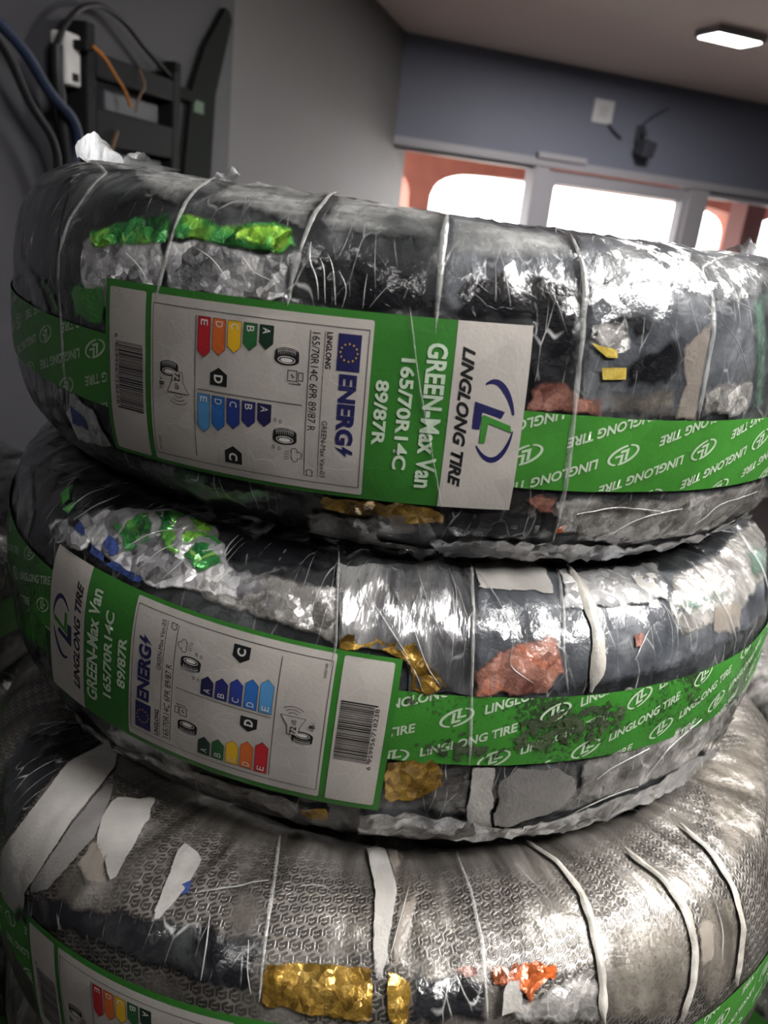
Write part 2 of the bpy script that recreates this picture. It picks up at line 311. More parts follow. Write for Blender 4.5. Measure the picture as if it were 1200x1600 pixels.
# ------------------------------------------------------------------ a tyre surface
class Tyre:
    """Surface of a wrapped tyre lying flat. th: angle round the axle, from the side facing the camera, to the right.
    s: distance in metres over the section from the middle of the tread, up positive."""
    NEXP, A = 3.05, 0.064
    def __init__(self, centre, ax, ay, R, B, seed, sticker=None, band=None, rough=1.0):
        cx, sx, cy, sy = math.cos(ax), math.sin(ax), math.cos(ay), math.sin(ay)
        self.tm = np.array([[1, 0, 0], [0, cx, -sx], [0, sx, cx]]) @ np.array([[cy, 0, sy], [0, 1, 0], [-sy, 0, cy]])
        self.c = np.array(centre, float) + np.array([0, 0, H]); self.R, self.B, self.seed = R, B, seed
        self.sticker, self.band, self.rough = sticker, band, rough
        ph = np.linspace(-PI, PI, 4001); n = self.NEXP
        rr = R - self.A + self.A * np.sign(np.cos(ph)) * np.abs(np.cos(ph)) ** (2 / n)
        zz = B * np.sign(np.sin(ph)) * np.abs(np.sin(ph)) ** (2 / n)
        ds = np.hypot(np.diff(rr), np.diff(zz)); s = np.concatenate([[0], np.cumsum(ds)])
        s = s - np.interp(0.0, ph, s)
        self.tab = (s, rr, zz); self.smax = s[-1]
    def rz(self, s):
        return np.interp(s, self.tab[0], self.tab[1]), np.interp(s, self.tab[0], self.tab[2])
    def nrm(self, s):
        r1, z1 = self.rz(s + 0.002); r0, z0 = self.rz(s - 0.002)
        dr, dz = r1 - r0, z1 - z0; L = np.hypot(dr, dz) + 1e-12
        return dz / L, -dr / L                      # outward (radial, axial)
    def uv(self, th, s):                            # label coordinates in metres
        t0, v0, r, flip = self.sticker
        du = (th - t0) * self.R; dv = s - v0; c, k = math.cos(r), math.sin(r)
        u, v = c * du + k * dv, -k * du + c * dv
        return (-u, -v) if flip else (u, v)
    def from_uv(self, u, v):
        t0, v0, r, flip = self.sticker
        if flip: u, v = -u, -v
        c, k = math.cos(r), math.sin(r)
        return t0 + (u * c - v * k) / self.R, v0 + u * k + v * c
    def calm(self, th, s):
        m = np.ones_like(th)
        if self.sticker:
            u, v = self.uv(th, s)
            d = np.maximum(np.maximum(-u, u - 0.222), np.abs(v) - 0.045)
            m = np.minimum(m, 0.03 + 0.97 * sstep(-0.001, 0.012, d))
        if self.band:
            d = np.abs(s - self.band[0]) - self.band[1]
            m = np.minimum(m, 0.18 + 0.82 * sstep(-0.001, 0.01, d))
        return m
    def disp(self, th, s):
        x = th * self.R; sd = self.seed * 13.7
        d = 0.004 * fbm(x / 0.05 + sd, s / 0.06 + sd, 2)
        d = d + 0.0016 * (ridge(x / 0.022 + 0.35 * s / 0.02 + sd, s / 0.05 + sd, 2) - 0.5)
        side = sstep(0.07, 0.12, np.abs(s))
        d = d + side * 0.003 * (ridge(x / 0.018 + sd * 2, s / 0.045 + sd, 2) - 0.5)
        return d * self.rough * self.calm(th, s)
    def local(self, th, s, off=0.0):
        th = np.asarray(th, float); s = np.asarray(s, float)
        r, z = self.rz(s); nr, nz = self.nrm(s)
        d = self.disp(th, s) + off
        r = r + d * nr; z = z + d * nz
        return np.stack([r * np.sin(th), -r * np.cos(th), z], -1)
    def world(self, th, s):
        r, z = self.rz(s)
        P = np.stack([r * np.sin(th), -r * np.cos(th), z], -1)
        return P @ self.tm.T + self.c
    def build_inverse(self):
        th = np.arange(-1.75, 1.75, 0.004); s = np.arange(-0.16, 0.165, 0.001)
        TH, S = np.meshgrid(th, s, indexing='ij')
        P = self.world(TH, S) - np.array([0, 0, H])
        nr, nz = self.nrm(S)
        N = np.stack([nr * np.sin(TH), -nr * np.cos(TH), nz], -1) @ self.tm.T
        vis = (N * P).sum(-1) < 0
        d = P @ FWD
        self.inv = (TH[vis], S[vis], (600 + F_PX * (P @ CX) / d)[vis], (800 + F_PX * (P @ CY) / d)[vis])
    def pix(self, pts, step=14, closed=True):
        """Photo points -> (th, s) on the surface they show."""
        if not hasattr(self, 'inv'): self.build_inverse()
        TH, S, px, py = self.inv
        out = []; n = len(pts)
        for i in range(n if closed else n - 1):
            a, b = pts[i], pts[(i + 1) % n]
            k = max(1, int(math.hypot(b[0] - a[0], b[1] - a[1]) / step))
            for j in range(k):
                out.append((a[0] + (b[0] - a[0]) * j / k, a[1] + (b[1] - a[1]) * j / k))
        if not closed: out.append(pts[-1])
        res = []
        for x, y in out:
            d = (px - x) ** 2 + (py - y) ** 2
            k = np.argpartition(d, 6)[:6]; w = 1 / (d[k] + 0.2)
            res.append(((TH[k] * w).sum() / w.sum(), (S[k] * w).sum() / w.sum()))
        return np.array(res)

def fill2d(poly, step):
    """Triangulates a polygon on a jittered grid."""
    poly = np.asarray(poly, float)
    lo, hi = poly.min(0), poly.max(0)
    pts = [Vector(p) for p in poly]; n = len(pts)
    gx = np.arange(lo[0] + step / 2, hi[0], step); gy = np.arange(lo[1] + step / 2, hi[1], step)
    if len(gx) and len(gy):
        X, Y = np.meshgrid(gx, gy); X = X.ravel(); Y = Y.ravel()
        X = X + rng.uniform(-.25, .25, X.shape) * step; Y = Y + rng.uniform(-.25, .25, Y.shape) * step
        ins = np.zeros(X.shape, bool); near = np.full(X.shape, 9.9)
        for i in range(n):
            x1, y1 = poly[i]; x2, y2 = poly[(i + 1) % n]
            c = ((y1 > Y) != (y2 > Y)); xi = (x2 - x1) * (Y - y1) / ((y2 - y1) if y2 != y1 else 1e-12) + x1
            ins ^= c & (X < xi)
            L2 = (x2 - x1) ** 2 + (y2 - y1) ** 2 + 1e-18
            t = np.clip(((X - x1) * (x2 - x1) + (Y - y1) * (y2 - y1)) / L2, 0, 1)
            near = np.minimum(near, np.hypot(X - x1 - t * (x2 - x1), Y - y1 - t * (y2 - y1)))
        for x, y in zip(X[ins & (near > step * .3)], Y[ins & (near > step * .3)]): pts.append(Vector((x, y)))
    r = geometry.delaunay_2d_cdt(pts, [], [list(range(n))], 1, 1e-7)
    V = np.array([(v.x, v.y) for v in r[0]]); Fc = []
    for f in r[2]:
        a = 0
        for k in range(len(f)):
            p, q = V[f[k]], V[f[(k + 1) % len(f)]]; a += p[0] * q[1] - p[1] * q[0]
        Fc.append(list(f) if a > 0 else list(f)[::-1])
    return V, Fc
def densify(poly, d):
    out = []; n = len(poly)
    for i in range(n):
        a, b = np.array(poly[i], float), np.array(poly[(i + 1) % n], float)
        k = max(1, int(np.hypot(*(b - a)) / d))
        for j in range(k): out.append(a + (b - a) * j / k)
    return np.array(out)

def patch(ty, root, name, mat, pts, off=0.0008, jag=0.0, step=0.004, curl=0.0, label=None, crk=0.0, raw=False):
    """A piece of film or foil lying on the tyre; pts are photo points, or (th, s) pairs when raw."""
    q = np.array(pts, float) if raw else ty.pix(pts)
    q = np.stack([q[:, 0] * ty.R, q[:, 1]], 1)
    q = densify(q, 0.004)
    if jag:
        k = len(q); j = np.stack([fbm(q[:, 0] / 0.006 + 3, q[:, 1] / 0.006, 2), fbm(q[:, 0] / 0.006 + 50, q[:, 1] / 0.006, 2)], 1)
        q = q + j * jag * 2
    V, Fc = fill2d(q, step)
    th, s = V[:, 0] / ty.R, V[:, 1]
    o = off + (crk * (ridge(V[:, 0] / 0.012 + ty.seed, V[:, 1] / 0.012 + off * 9e3, 2) - 0.3) if crk else 0)
    d = np.full(len(V), 9.9); q2 = np.roll(q, -1, 0)
    for (ax, ay), (bx, by) in zip(q, q2):
        L2 = (bx - ax) ** 2 + (by - ay) ** 2 + 1e-18
        t = np.clip(((V[:, 0] - ax) * (bx - ax) + (V[:, 1] - ay) * (by - ay)) / L2, 0, 1)
        d = np.minimum(d, np.hypot(V[:, 0] - ax - t * (bx - ax), V[:, 1] - ay - t * (by - ay)))
    if curl:
        o = o + curl * (1 - sstep(0, 0.012, d)) * np.clip(vnoise(V[:, 0] / 0.03 + 9, V[:, 1] / 0.03) * 2 - 0.7, 0, 1)
    ob = link_mesh(name, ty.local(th, s, o), Fc, MAT[mat], root, V)
    at = ob.data.attributes.new('edge', 'FLOAT', 'POINT'); at.data.foreach_set('value', np.clip(d / min(.006, max(.0015, d.max())), 0, 1).astype(np.float32))
    if label: ob['label'] = label
    return ob
def flap(ty, root, a, b, h, lean, n=10, m=8, skew=0.0, taper=.6, mat='clear_flap'):
    """A loose tongue of film standing off the crest between two photo points, h metres high."""
    q = ty.pix([a, b], closed=False); A_, B_ = q[0], q[-1]
    V = []
    for j in range(m + 1):
        f = j / m
        for i in range(n + 1):
            e = i / n; c = .5 + (e - .5) * (1 - taper * f) + skew * f
            th = A_[0] + (B_[0] - A_[0]) * c; s = A_[1] + (B_[1] - A_[1]) * c + lean * f * f
            V.append((th, s, .0022 + h * f * (1 - .25 * (2 * e - 1) ** 2) + .0015 * math.sin(e * 7 + f * 4)))
    V = np.array(V); w = n + 1
    P = ty.local(V[:, 0], V[:, 1], V[:, 2])
    Fc = [(j * w + i, j * w + i + 1, (j + 1) * w + i + 1, (j + 1) * w + i) for j in range(m) for i in range(n)]
    return link_mesh('film_flap', P, Fc, MAT[mat], root, np.stack([V[:, 0] * ty.R, V[:, 2]], 1))
def seam(ty, root, pts, width=0.003, off=0.0022, mat='clear_edge', name='film_seam', raise_=0.0006, wob=0.25):
    """The raised edge of a winding: a narrow ribbon following a line of photo points."""
    q = ty.pix(pts, 8, closed=False); q = np.stack([q[:, 0] * ty.R, q[:, 1]], 1)
    for _ in range(3): q[1:-1] = (q[:-2] + 2 * q[1:-1] + q[2:]) / 4
    t = np.gradient(q, axis=0); L = np.hypot(t[:, 0], t[:, 1])[:, None] + 1e-9; nn = np.stack([-t[:, 1], t[:, 0]], 1) / L
    k = len(q); w = width * (1 + wob * 4 * fbm(np.arange(k) * 0.35 + pts[0][0], np.zeros(k) + 2, 2))
    w = w * np.clip(np.minimum(np.arange(k) + .4, k - np.arange(k) - .6) / 3, 0.15, 1)
    V = []; Fc = []; rows = [(-.5, 0), (-.25, .8), (.1, 1), (.5, 0)]
    O = []
    for a, h in rows:
        V.append(q + nn * (w * a)[:, None]); O.append(np.full(k, off + raise_ * h))
    V = np.concatenate(V); O = np.concatenate(O)
    for r in range(len(rows) - 1):
        for i in range(k - 1):
            a = r * k + i; Fc.append((a, a + 1, a + k + 1, a + k))
    # keep normals outward
    return link_mesh(name, ty.local(V[:, 0] / ty.R, V[:, 1], O), [f[::-1] if False else f for f in Fc], MAT[mat], root, V)

def wrap(ty, root, mat, th0=-1.75, th1=1.75, d=0.0024, emboss=None, s0=-.15, s9=.155):
    """The film-covered tyre body, a closed ring; fine where the photo looks, coarser behind."""
    a = np.arange(th0, th1, d / ty.R); b = np.linspace(th1, th0 + 2 * PI, 90)
    th = np.concatenate([a, b[:-1]])
    s1 = np.arange(s0, s9, d); s2 = np.linspace(s9, ty.smax * 2 + s0, 60)
    s = np.concatenate([s1, s2[:-1]]); s = np.where(s > ty.smax, s - 2 * ty.smax, s)
    n, m = len(th), len(s)
    TH, S = np.meshgrid(th, s, indexing='ij')
    off = emboss(TH * ty.R, S) if emboss else 0.0
    P = ty.local(TH.ravel(), S.ravel(), np.asarray(off).ravel() if emboss else 0.0)
    i = np.arange(n)[:, None]; j = np.arange(m)[None]
    Fc = np.stack([i * m + j + 0 * j, ((i + 1) % n) * m + j, ((i + 1) % n) * m + (j + 1) % m, i * m + (j + 1) % m + 0 * i], -1).reshape(-1, 4)
    U = np.stack([TH.ravel() * ty.R, S.ravel()], 1)
    o = link_mesh('plastic_wrap', P, Fc.tolist(), MAT[mat], root, U)
    return o

# ------------------------------------------------------------------ lettering
_tc = {}
def glyphs(txt, bold=0.0, shear=0.0):
    key = (txt, bold, shear)
    if key not in _tc:
        cu = bpy.data.curves.new('lettering', 'FONT'); cu.body = txt; cu.size = 1.0; cu.offset = bold; cu.shear = shear
        cu.resolution_u = 3; cu.fill_mode = 'FRONT'
        ob = bpy.data.objects.new('lettering', cu); C.objects.link(ob)
        me = bpy.data.meshes.new_from_object(ob)
        V = np.array([(v.co.x, v.co.y) for v in me.vertices]); Fc = [tuple(p.vertices) for p in me.polygons]
        bpy.data.objects.remove(ob); bpy.data.curves.remove(cu); bpy.data.meshes.remove(me)
        _tc[key] = (V, Fc)
    return _tc[key]
def ccw(V, Fc):
    out = []
    for f in Fc:
        a = sum(V[f[k]][0] * V[f[(k + 1) % len(f)]][1] - V[f[k]][1] * V[f[(k + 1) % len(f)]][0] for k in range(len(f)))
        out.append(tuple(f) if a > 0 else tuple(f)[::-1])
    return out
class Flat:
    """Collects flat artwork in text axes (x along the reading direction, y up the letters), in mm."""
    def __init__(self): self.V = []; self.F = []; self.n = 0
    def add(self, V, Fc):
        V = np.asarray(V, float); self.V.append(V); self.F += [tuple(i + self.n for i in f) for f in ccw(V, Fc)]; self.n += len(V)
    def text(self, txt, x0, x1, y0, y1, bold=0.0, shear=0.0):
        V, Fc = glyphs(txt, bold, shear); lo, hi = V.min(0), V.max(0)
        self.add((V - lo) / (hi - lo) * np.array([x1 - x0, y1 - y0]) + np.array([x0, y0]), Fc)
    def poly(self, pts, grid=None):
        if grid: self.add(*fill2d(densify(pts, grid), grid))
        else:
            r = geometry.delaunay_2d_cdt([Vector(p) for p in pts], [], [list(range(len(pts)))], 1, 1e-7)
            self.add([(v.x, v.y) for v in r[0]], r[2])
    def rect(self, x0, x1, y0, y1, grid=None): self.poly([(x0, y0), (x1, y0), (x1, y1), (x0, y1)], grid)
    def line(self, pts, w, closed=False):
        n = len(pts); P = [np.array(p, float) for p in pts]
        for i in range(n if closed else n - 1):
            a, b = P[i], P[(i + 1) % n]; L = np.hypot(*(b - a))
            k = max(1, int(L / 5)); t = (b - a) / L; nn = np.array([-t[1], t[0]]) * w / 2; e = t * w / 2
            a = a - e; b = b + e
            V = [a + (b - a) * j / k + sg * nn for j in range(k + 1) for sg in (-1, 1)]
            self.add(V, [(2 * j, 2 * j + 2, 2 * j + 3, 2 * j + 1) for j in range(k)])
    def ring(self, cx, cy, rx, ry, w0, w1=None, a0=0, a1=360, rot=0.0, n=36):
        w1 = w0 if w1 is None else w1
        V = []
        for i in range(n + 1):
            f = i / n; a = math.radians(a0 + (a1 - a0) * f); w = w0 + (w1 - w0) * math.sin(PI * f)
            for g in (0, w):
                x, y = (rx - g) * math.cos(a), (ry - g) * math.sin(a)
                V.append((cx + x * math.cos(rot) - y * math.sin(rot), cy + x * math.sin(rot) + y * math.cos(rot)))
        self.add(V, [(2 * i, 2 * i + 2, 2 * i + 3, 2 * i + 1) for i in range(n)])
    def ell(self, cx, cy, rx, ry, n=28): self.poly([(cx + rx * math.cos(2 * PI * i / n), cy + ry * math.sin(2 * PI * i / n)) for i in range(n)])
    def data(self): return np.concatenate(self.V), self.F
def hull(pts):
    pts = sorted(set((round(a, 4), round(b, 4)) for a, b in pts))
    def half(p):
        h = []
        for q in p:
            while len(h) > 1 and (h[-1][0] - h[-2][0]) * (q[1] - h[-2][1]) - (h[-1][1] - h[-2][1]) * (q[0] - h[-2][0]) <= 0: h.pop()
            h.append(q)
        return h[:-1]
    return half(pts) + half(pts[::-1])
def el(cx, cy, rx, ry, n=28): return [(cx + rx * math.cos(2 * PI * i / n), cy + ry * math.sin(2 * PI * i / n)) for i in range(n)]
def lay(ty, parent, name, mat, flat, lift, label=None):
    """Puts label artwork (mm, text axes) on the tyre as a mesh."""
    V, Fc = flat.data()
    u, v = V[:, 1] / 1000, -V[:, 0] / 1000          # letters read down the label, tops towards its far end
    th, s = ty.from_uv(u, v)
    o = link_mesh(name, ty.local(th, s, lift), Fc, MAT[mat], parent, np.stack([th * ty.R, s], 1), smooth=True)
    if label: o['label'] = label
    return o
def emblem(f, blue=True):
    pass

def label_sheet(ty, root, size_big='165/70R14C', index='89/87R', size_line='165/70R14C 6PR 89/87 R', cls='C2', vis=True, trim=0.0):
    B0 = 0.0024
    f = Flat(); f.rect(-45, 45, 0, 190, 5); f.rect(-45, 45, 190, 190.5, 5)
    sheet = lay(ty, root, 'tyre_label', 'label_green', f, B0)
    L1, L2, L3 = B0 + 0.00018, B0 + 0.00034, B0 + 0.0005
    def p(name, mat, fl, l=L2, label=None): return lay(ty, sheet, name, mat, fl, l, label)
    def rr(x0, x1, y0, y1, r=1.2):
        o = []
        for cx, cy, a in ((x1 - r, y1 - r, 0), (x0 + r, y1 - r, 90), (x0 + r, y0 + r, 180), (x1 - r, y0 + r, 270)):
            o += [(cx + r * math.cos(math.radians(a + t)), cy + r * math.sin(math.radians(a + t))) for t in (0, 30, 60, 90)]
        return o
    f = Flat(); f.poly(rr(-41.5, 42.8, 3.4, 29), 4.5); p('barcode_field', 'label_paper', f, L1)
    f = Flat(); f.poly(rr(-41.5, 42.8, 32.6, 148.3), 4.5); p('energy_panel', 'label_paper', f, L1)
    f = Flat(); f.poly([(-45, 186), (45, 186), (45, 222.5), (-45, 221)], 4.5); p('brand_field', 'label_paper', f, L1)
    # barcode
    f = Flat(); rb = random.Random(4); x = -15
    while x < 19.6:
        w = rb.choice([.3, .3, .45, .6, .9]); f.rect(x, min(x + w, 19.8), 8.6 if (x < -14 or 1 < x < 2.5 or x > 18.6) else 10.3, 27.4); x += w + rb.choice([.3, .35, .45, .6])
    p('barcode', 'ink_black', f)
    f = Flat(); f.text('6', -18.6, -16.6, 7.6, 9.9); f.text('959956', -14, 1.2, 7.6, 9.9); f.text('718238', 2.4, 18, 7.6, 9.9)
    p('barcode_digits', 'ink_black', f)
    # frame and dividing lines
    f = Flat(); f.line([(-37, 34.1), (38.9, 34.1), (38.9, 146.5), (-37, 146.5)], .3, True)
    f.line([(-34.2, 60), (35.7, 60)], .35); f.line([(1.1, 61.9), (1.1, 116.5)], .35); f.line([(-34.2, 119.1), (35.6, 119.1)], .35)
    f.line([(-34.5, 126), (36, 126)], .25)
    p('panel_lines', 'ink_line', f)
    # rating arrows
    def arrow(name, mat, x0, x1, y0, let):
        f = Flat(); y1 = y0 + 7.0; ym = (y0 + y1) / 2
        f.poly([(x0, y0), (x1 - 3.0, y0), (x1, ym), (x1 - 3.0, y1), (x0, y1)], 2.5)
        a = p(name, mat, f)
        g = Flat(); g.text(let, x0 + 1.3, x0 + 4.0, ym - 1.9, ym + 1.9); g2 = p('arrow_letter', 'ink_white', g, L3)
        g = Flat(); g.line([(x0, y0), (x1 - 3.0, y0), (x1, ym), (x1 - 3.0, y1), (x0, y1)], .18, True); p('arrow_outline', 'ink_black', g, L3)
    for k, (let, ln) in enumerate((('E', 19.2), ('D', 17.2), ('C', 15.0), ('B', 12.8), ('A', 11.3))):
        arrow('fuel_arrow', 'arrow_' + let.lower(), -34.1, -34.1 + ln, 61.3 + 8.22 * k, let)
        arrow('wet_grip_arrow', 'wet_' + let.lower(), 3.0, 3.0 + ln, 61.8 + 8.22 * k, let)
    for x0, x1, y0, y1, let in ((-11, -2.2, 68.7, 78.0, 'D'), (26.8, 36.0, 76.9, 86.3, 'C')):
        f = Flat(); ym = (y0 + y1) / 2; f.poly([(x0, ym), (x0 + 3, y0), (x1, y0), (x1, y1), (x0 + 3, y1)]); p('rating_badge', 'ink_black', f)
        f = Flat(); f.text(let, x0 + 3.6, x0 + 7.6, ym - 2.4, ym + 2.4, .03); p('badge_letter', 'ink_white', f, L3)
    # pictograms
    def tyre_icon(cx, cy, k):
        f = Flat(); f.poly(hull(el(cx - 1.6 * k, cy, 2.2 * k, 5.9 * k) + el(cx + 1.9 * k, cy, 2.5 * k, 6.1 * k))); p('tyre_icon', 'ink_black', f)
        f = Flat(); f.ring(cx + 1.9 * k, cy, 1.75 * k, 4.3 * k, .35 * k); f.ell(cx + 2.0 * k, cy, 1.0 * k, 3.0 * k)
        for t in (-3.1, -2.2, -1.3, -.4):
            f.ring(cx + t * k, cy, 2.1 * k, 5.6 * k, .16, .16, 120, 240, n=14)
        for t in range(-4, 5): f.line([(cx - 3.4 * k + abs(t) * .13, cy + t * k), (cx - .9 * k + abs(t) * .1, cy + t * 1.02 * k)], .14)
        p('icon_detail', 'ink_white', f, L3)
    tyre_icon(-21.3, 108.3, 1.0); tyre_icon(17.2, 109.0, 1.0); tyre_icon(-6.8, 44.5, .93)
    f = Flat()                                                   # fuel pump
    f.line([(-14.8, 109.2), (-14.8, 113.6), (-9.8, 113.6), (-9.8, 109.2)], .35, True); f.line([(-14.2, 114.4), (-14.2, 116.6), (-10.4, 116.6), (-10.4, 114.4)], .35, True)
    f.line([(-9.6, 114.0), (-8.6, 115.6), (-8.4, 110.0)], .35); f.poly([(-13.2, 111.4), (-12.2, 110.3), (-12.3, 111.2), (-11, 111.6), (-12, 112.7), (-12, 111.8)])
    p('fuel_pump_icon', 'ink_line', f)
    f = Flat()                                                   # rain cloud and splashes
    for cx, cy, r, a0, a1 in ((24.3, 114, 1.7, 60, 300), (26.2, 116, 2.0, 10, 190), (28.2, 114.3, 1.6, -100, 120)):
        f.ring(cx, cy, r, r, .32, .32, a0, a1, n=18)
    f.line([(24, 112.4), (28.5, 112.6)], .32)
    for t in (0, 1.2, 2.4, 3.6): f.line([(24.6 + t, 111.4), (25.4 + t, 109.0)], .25)
    for x, y in ((10.0, 103.8), (10.4, 106.5), (23.4, 103.3), (23.9, 106.2)): f.ring(x, y, .95, .75, .28)
    p('rain_cloud_icon', 'ink_line', f)
    f = Flat(); f.poly([(-5.6, 47.0), (-.6, 46.4), (5.1, 43.6), (5.1, 56.8), (-.6, 53.0), (-5.6, 52.6)]); p('noise_icon', 'label_paper', f, L3 - .00003)
    f = Flat(); f.line([(-5.6, 47.0), (-.6, 46.4), (5.1, 43.6), (5.1, 56.8), (-.6, 53.0), (-5.6, 52.6)], .3, True)
    for r in (3.6, 5.6, 7.6): f.ring(4.2, 50.4, r * .9, r * 1.05, .3, .3, -42, 42, n=16)
    p('noise_outline', 'ink_line', f, L3)
    f = Flat(); f.text('72', -4.9, -.6, 48.0, 51.4, .02); f.text('dB', .2, 3.4, 48.4, 50.9); f.text('A', -1.4, .2, 38.9, 40.4); f.text('B', .6, 2.6, 38.7, 41.6, .03); f.text('C', 3.0, 4.6, 38.9, 40.4)
    p('noise_text', 'ink_black', f, L3 + .00012)
    f = Flat(); f.text('2020/740', 35.6 - 7.8, 36.6 - .2, 36.2, 37.7) if False else f.text('2020/740', 29.4, 37.0, 36.4, 37.8); p('regulation_text', 'ink_line', f)
    f = Flat(); f.text(size_line, -33.5, 13.0, 120.0, 123.8); f.text(cls, 32.4, 36.4, 120.0, 123.6); p('size_line', 'ink_black', f)
    f = Flat(); f.text('LINGLONG', -34.3, -17.6, 126.8, 129.6, .025); p('maker_text', 'ink_black', f)
    f = Flat(); f.text('GREEN-Max Van-03', 7.2, 35.8, 127.0, 129.6); p('model_text', 'ink_black', f)
    f = Flat(); f.rect(-34.4, -17.5, 132.3, 143.1, 2.5); fl = p('flag', 'ink_navy', f)
    f = Flat()
    for k in range(12):
        cx, cy = -26 + 4 * math.cos(k * PI / 6), 137.7 + 4 * math.sin(k * PI / 6)
        f.poly([(cx + (.62 if i % 2 == 0 else .25) * math.cos(PI / 2 + i * PI / 5), cy + (.62 if i % 2 == 0 else .25) * math.sin(PI / 2 + i * PI / 5)) for i in range(10)])
    p('flag_stars', 'arrow_c', f, L3)
    f = Flat(); f.text('ENERG', -16.0, 18.0, 133.8, 142.4, .05); p('energy_text', 'ink_navy', f)
    f = Flat(); f.poly([(20.9, 142.6), (22.6, 142.6), (21.7, 139.4), (24.0, 139.6), (19.2, 133.6), (20.3, 137.6), (18.6, 137.4)]); p('lightning_bolt', 'ink_navy', f)
    # big lettering
    f = Flat(); f.text(index, -15.2, 16.2, 151.0, 157.4, .03); p('load_index_text', 'ink_pale', f)
    f = Flat(); f.text(size_big, -26.2, 27.2, 161.8, 168.6, .03); p('size_text', 'ink_pale', f)
    f = Flat(); f.text('GREEN-Max Van', -34.2, 35.6, 173.3, 182.8, .03); p('model_lettering', 'ink_pale', f)
    f = Flat(); f.text('LINGLONG TIRE', -33.8, 33.6, 189.4, 195.4, .035, .32); p('brand_lettering', 'ink_black', f)
    f = Flat(); f.ring(0, 207.6, 20.2, 10.0, .9, 3.0, 98, 205, .10); f.ring(0, 207.6, 20.2, 10.0, .6, 2.8, -55, 75, .10)
    f.poly([(-8.6, 199.7), (-5.0, 212.5), (-1.6, 211.1), (-4.3, 201.8), (4.3, 201.4), (4.0, 197.8), (-9.2, 197.8)])
    p('emblem', 'ink_navy', f)
    f = Flat(); f.poly([(-2.9, 203.0), (1.5, 216.0), (5.0, 216.9), (1.0, 205.3), (10.8, 204.7), (10.6, 202.2), (-2.7, 201.9)]); p('emblem_leaf', 'ink_leaf', f, L3)
    return sheet

def band(ty, root, mat, phase, flip, off=0.0016):
    """Green printed paper band round the tread with slanted white lettering, cut off at its edges."""
    c, hb = ty.band
    th = np.arange(-PI, PI, 0.008); n = len(th); rows = np.linspace(-hb, hb, 15); m = len(rows)
    TH, S = np.meshgrid(th, rows, indexing='ij')
    # slightly uneven edges
    S = c + S * (1 + 0.02 * fbm(TH * ty.R / 0.03 + ty.seed, 0 * S, 2) * 2)
    i = np.arange(n)[:, None]; j = np.arange(m - 1)[None]
    Fc = np.stack([i * m + j, ((i + 1) % n) * m + j, ((i + 1) % n) * m + j + 1, i * m + j + 1], -1).reshape(-1, 4)
    b = link_mesh('printed_band', ty.local(TH.ravel(), S.ravel(), off), Fc.tolist(), MAT[mat], root, np.stack([TH.ravel() * ty.R, S.ravel()], 1))
    ang = math.radians(20); ca, sa = math.cos(ang), math.sin(ang)
    txt, tf = glyphs('LINGLONG TIRE', .03, .3); lo, hi = txt.min(0), txt.max(0)
    tx = (txt - lo) / (hi - lo) * np.array([53.0, 5.2])
    e = Flat(); e.ring(8, 2.6, 9.4, 4.6, .8, 1.5, 62, 236, .12); e.ring(8, 2.6, 9.4, 4.6, .8, 1.5, -112, 52, .12)
    e.poly([(4.2, 0), (6.4, 5.6), (8.0, 5.6), (6.4, 1.3), (9.6, 1.3), (9.2, 0)]); e.poly([(7.8, 2.0), (9.4, 6.4), (11, 6.4), (9.8, 3.1), (13, 3.1), (12.6, 2.0)])
    ev, ef = e.data()
    VV = []; FF = []; k0 = 0
    for row in range(-60, 61):
        for kk in range(-14, 15):
            for V, Fa, x0 in ((tx, tf, 22), (ev, ef, 0)):
                X = V[:, 0] + x0 + kk * 88 + (row * 37) % 88; Y = V[:, 1] + row * 15.4
                P = np.stack([X * ca - Y * sa, X * sa + Y * ca], 1)
                if flip: P = -P
                P[:, 0] += phase
                if np.abs(P[:, 0]).max() > 1.75 * ty.R * 1000 or P[:, 1].min() > hb * 1000 or P[:, 1].max() < -hb * 1000: continue
                VV.append(P); FF += [tuple(q + k0 for q in f) for f in Fa]; k0 += len(P)
    V = np.concatenate(VV) / 1000
    bm = bmesh.new(); bv = [bm.verts.new((x, y, 0)) for x, y in V]
    for f in FF:
        try: bm.faces.new([bv[q] for q in f])
        except ValueError: pass
    for sg in (1, -1):
        g = bm.verts[:] + bm.edges[:] + bm.faces[:]
        bmesh.ops.bisect_plane(bm, geom=g, plane_co=(0, sg * hb * .985, 0), plane_no=(0, sg, 0), clear_outer=True)
    bm.verts.index_update()
    V = np.array([(v.co.x, v.co.y) for v in bm.verts]); Fa = ccw(V, [[v.index for v in f.verts] for f in bm.faces]); bm.free()
    link_mesh('band_lettering', ty.local(V[:, 0] / ty.R, c + V[:, 1], off + .00025), Fa, MAT['band_ink'], b, np.stack([V[:, 0], c + V[:, 1]], 1))
    return b

def tyre_root(ty, label):
    M = Matrix([tuple(map(float, r)) for r in ty.tm])
    r = empty('wrapped_tyre', tuple(map(float, ty.c)), M)
    thing(r, label, 'tyre', None)
    return r

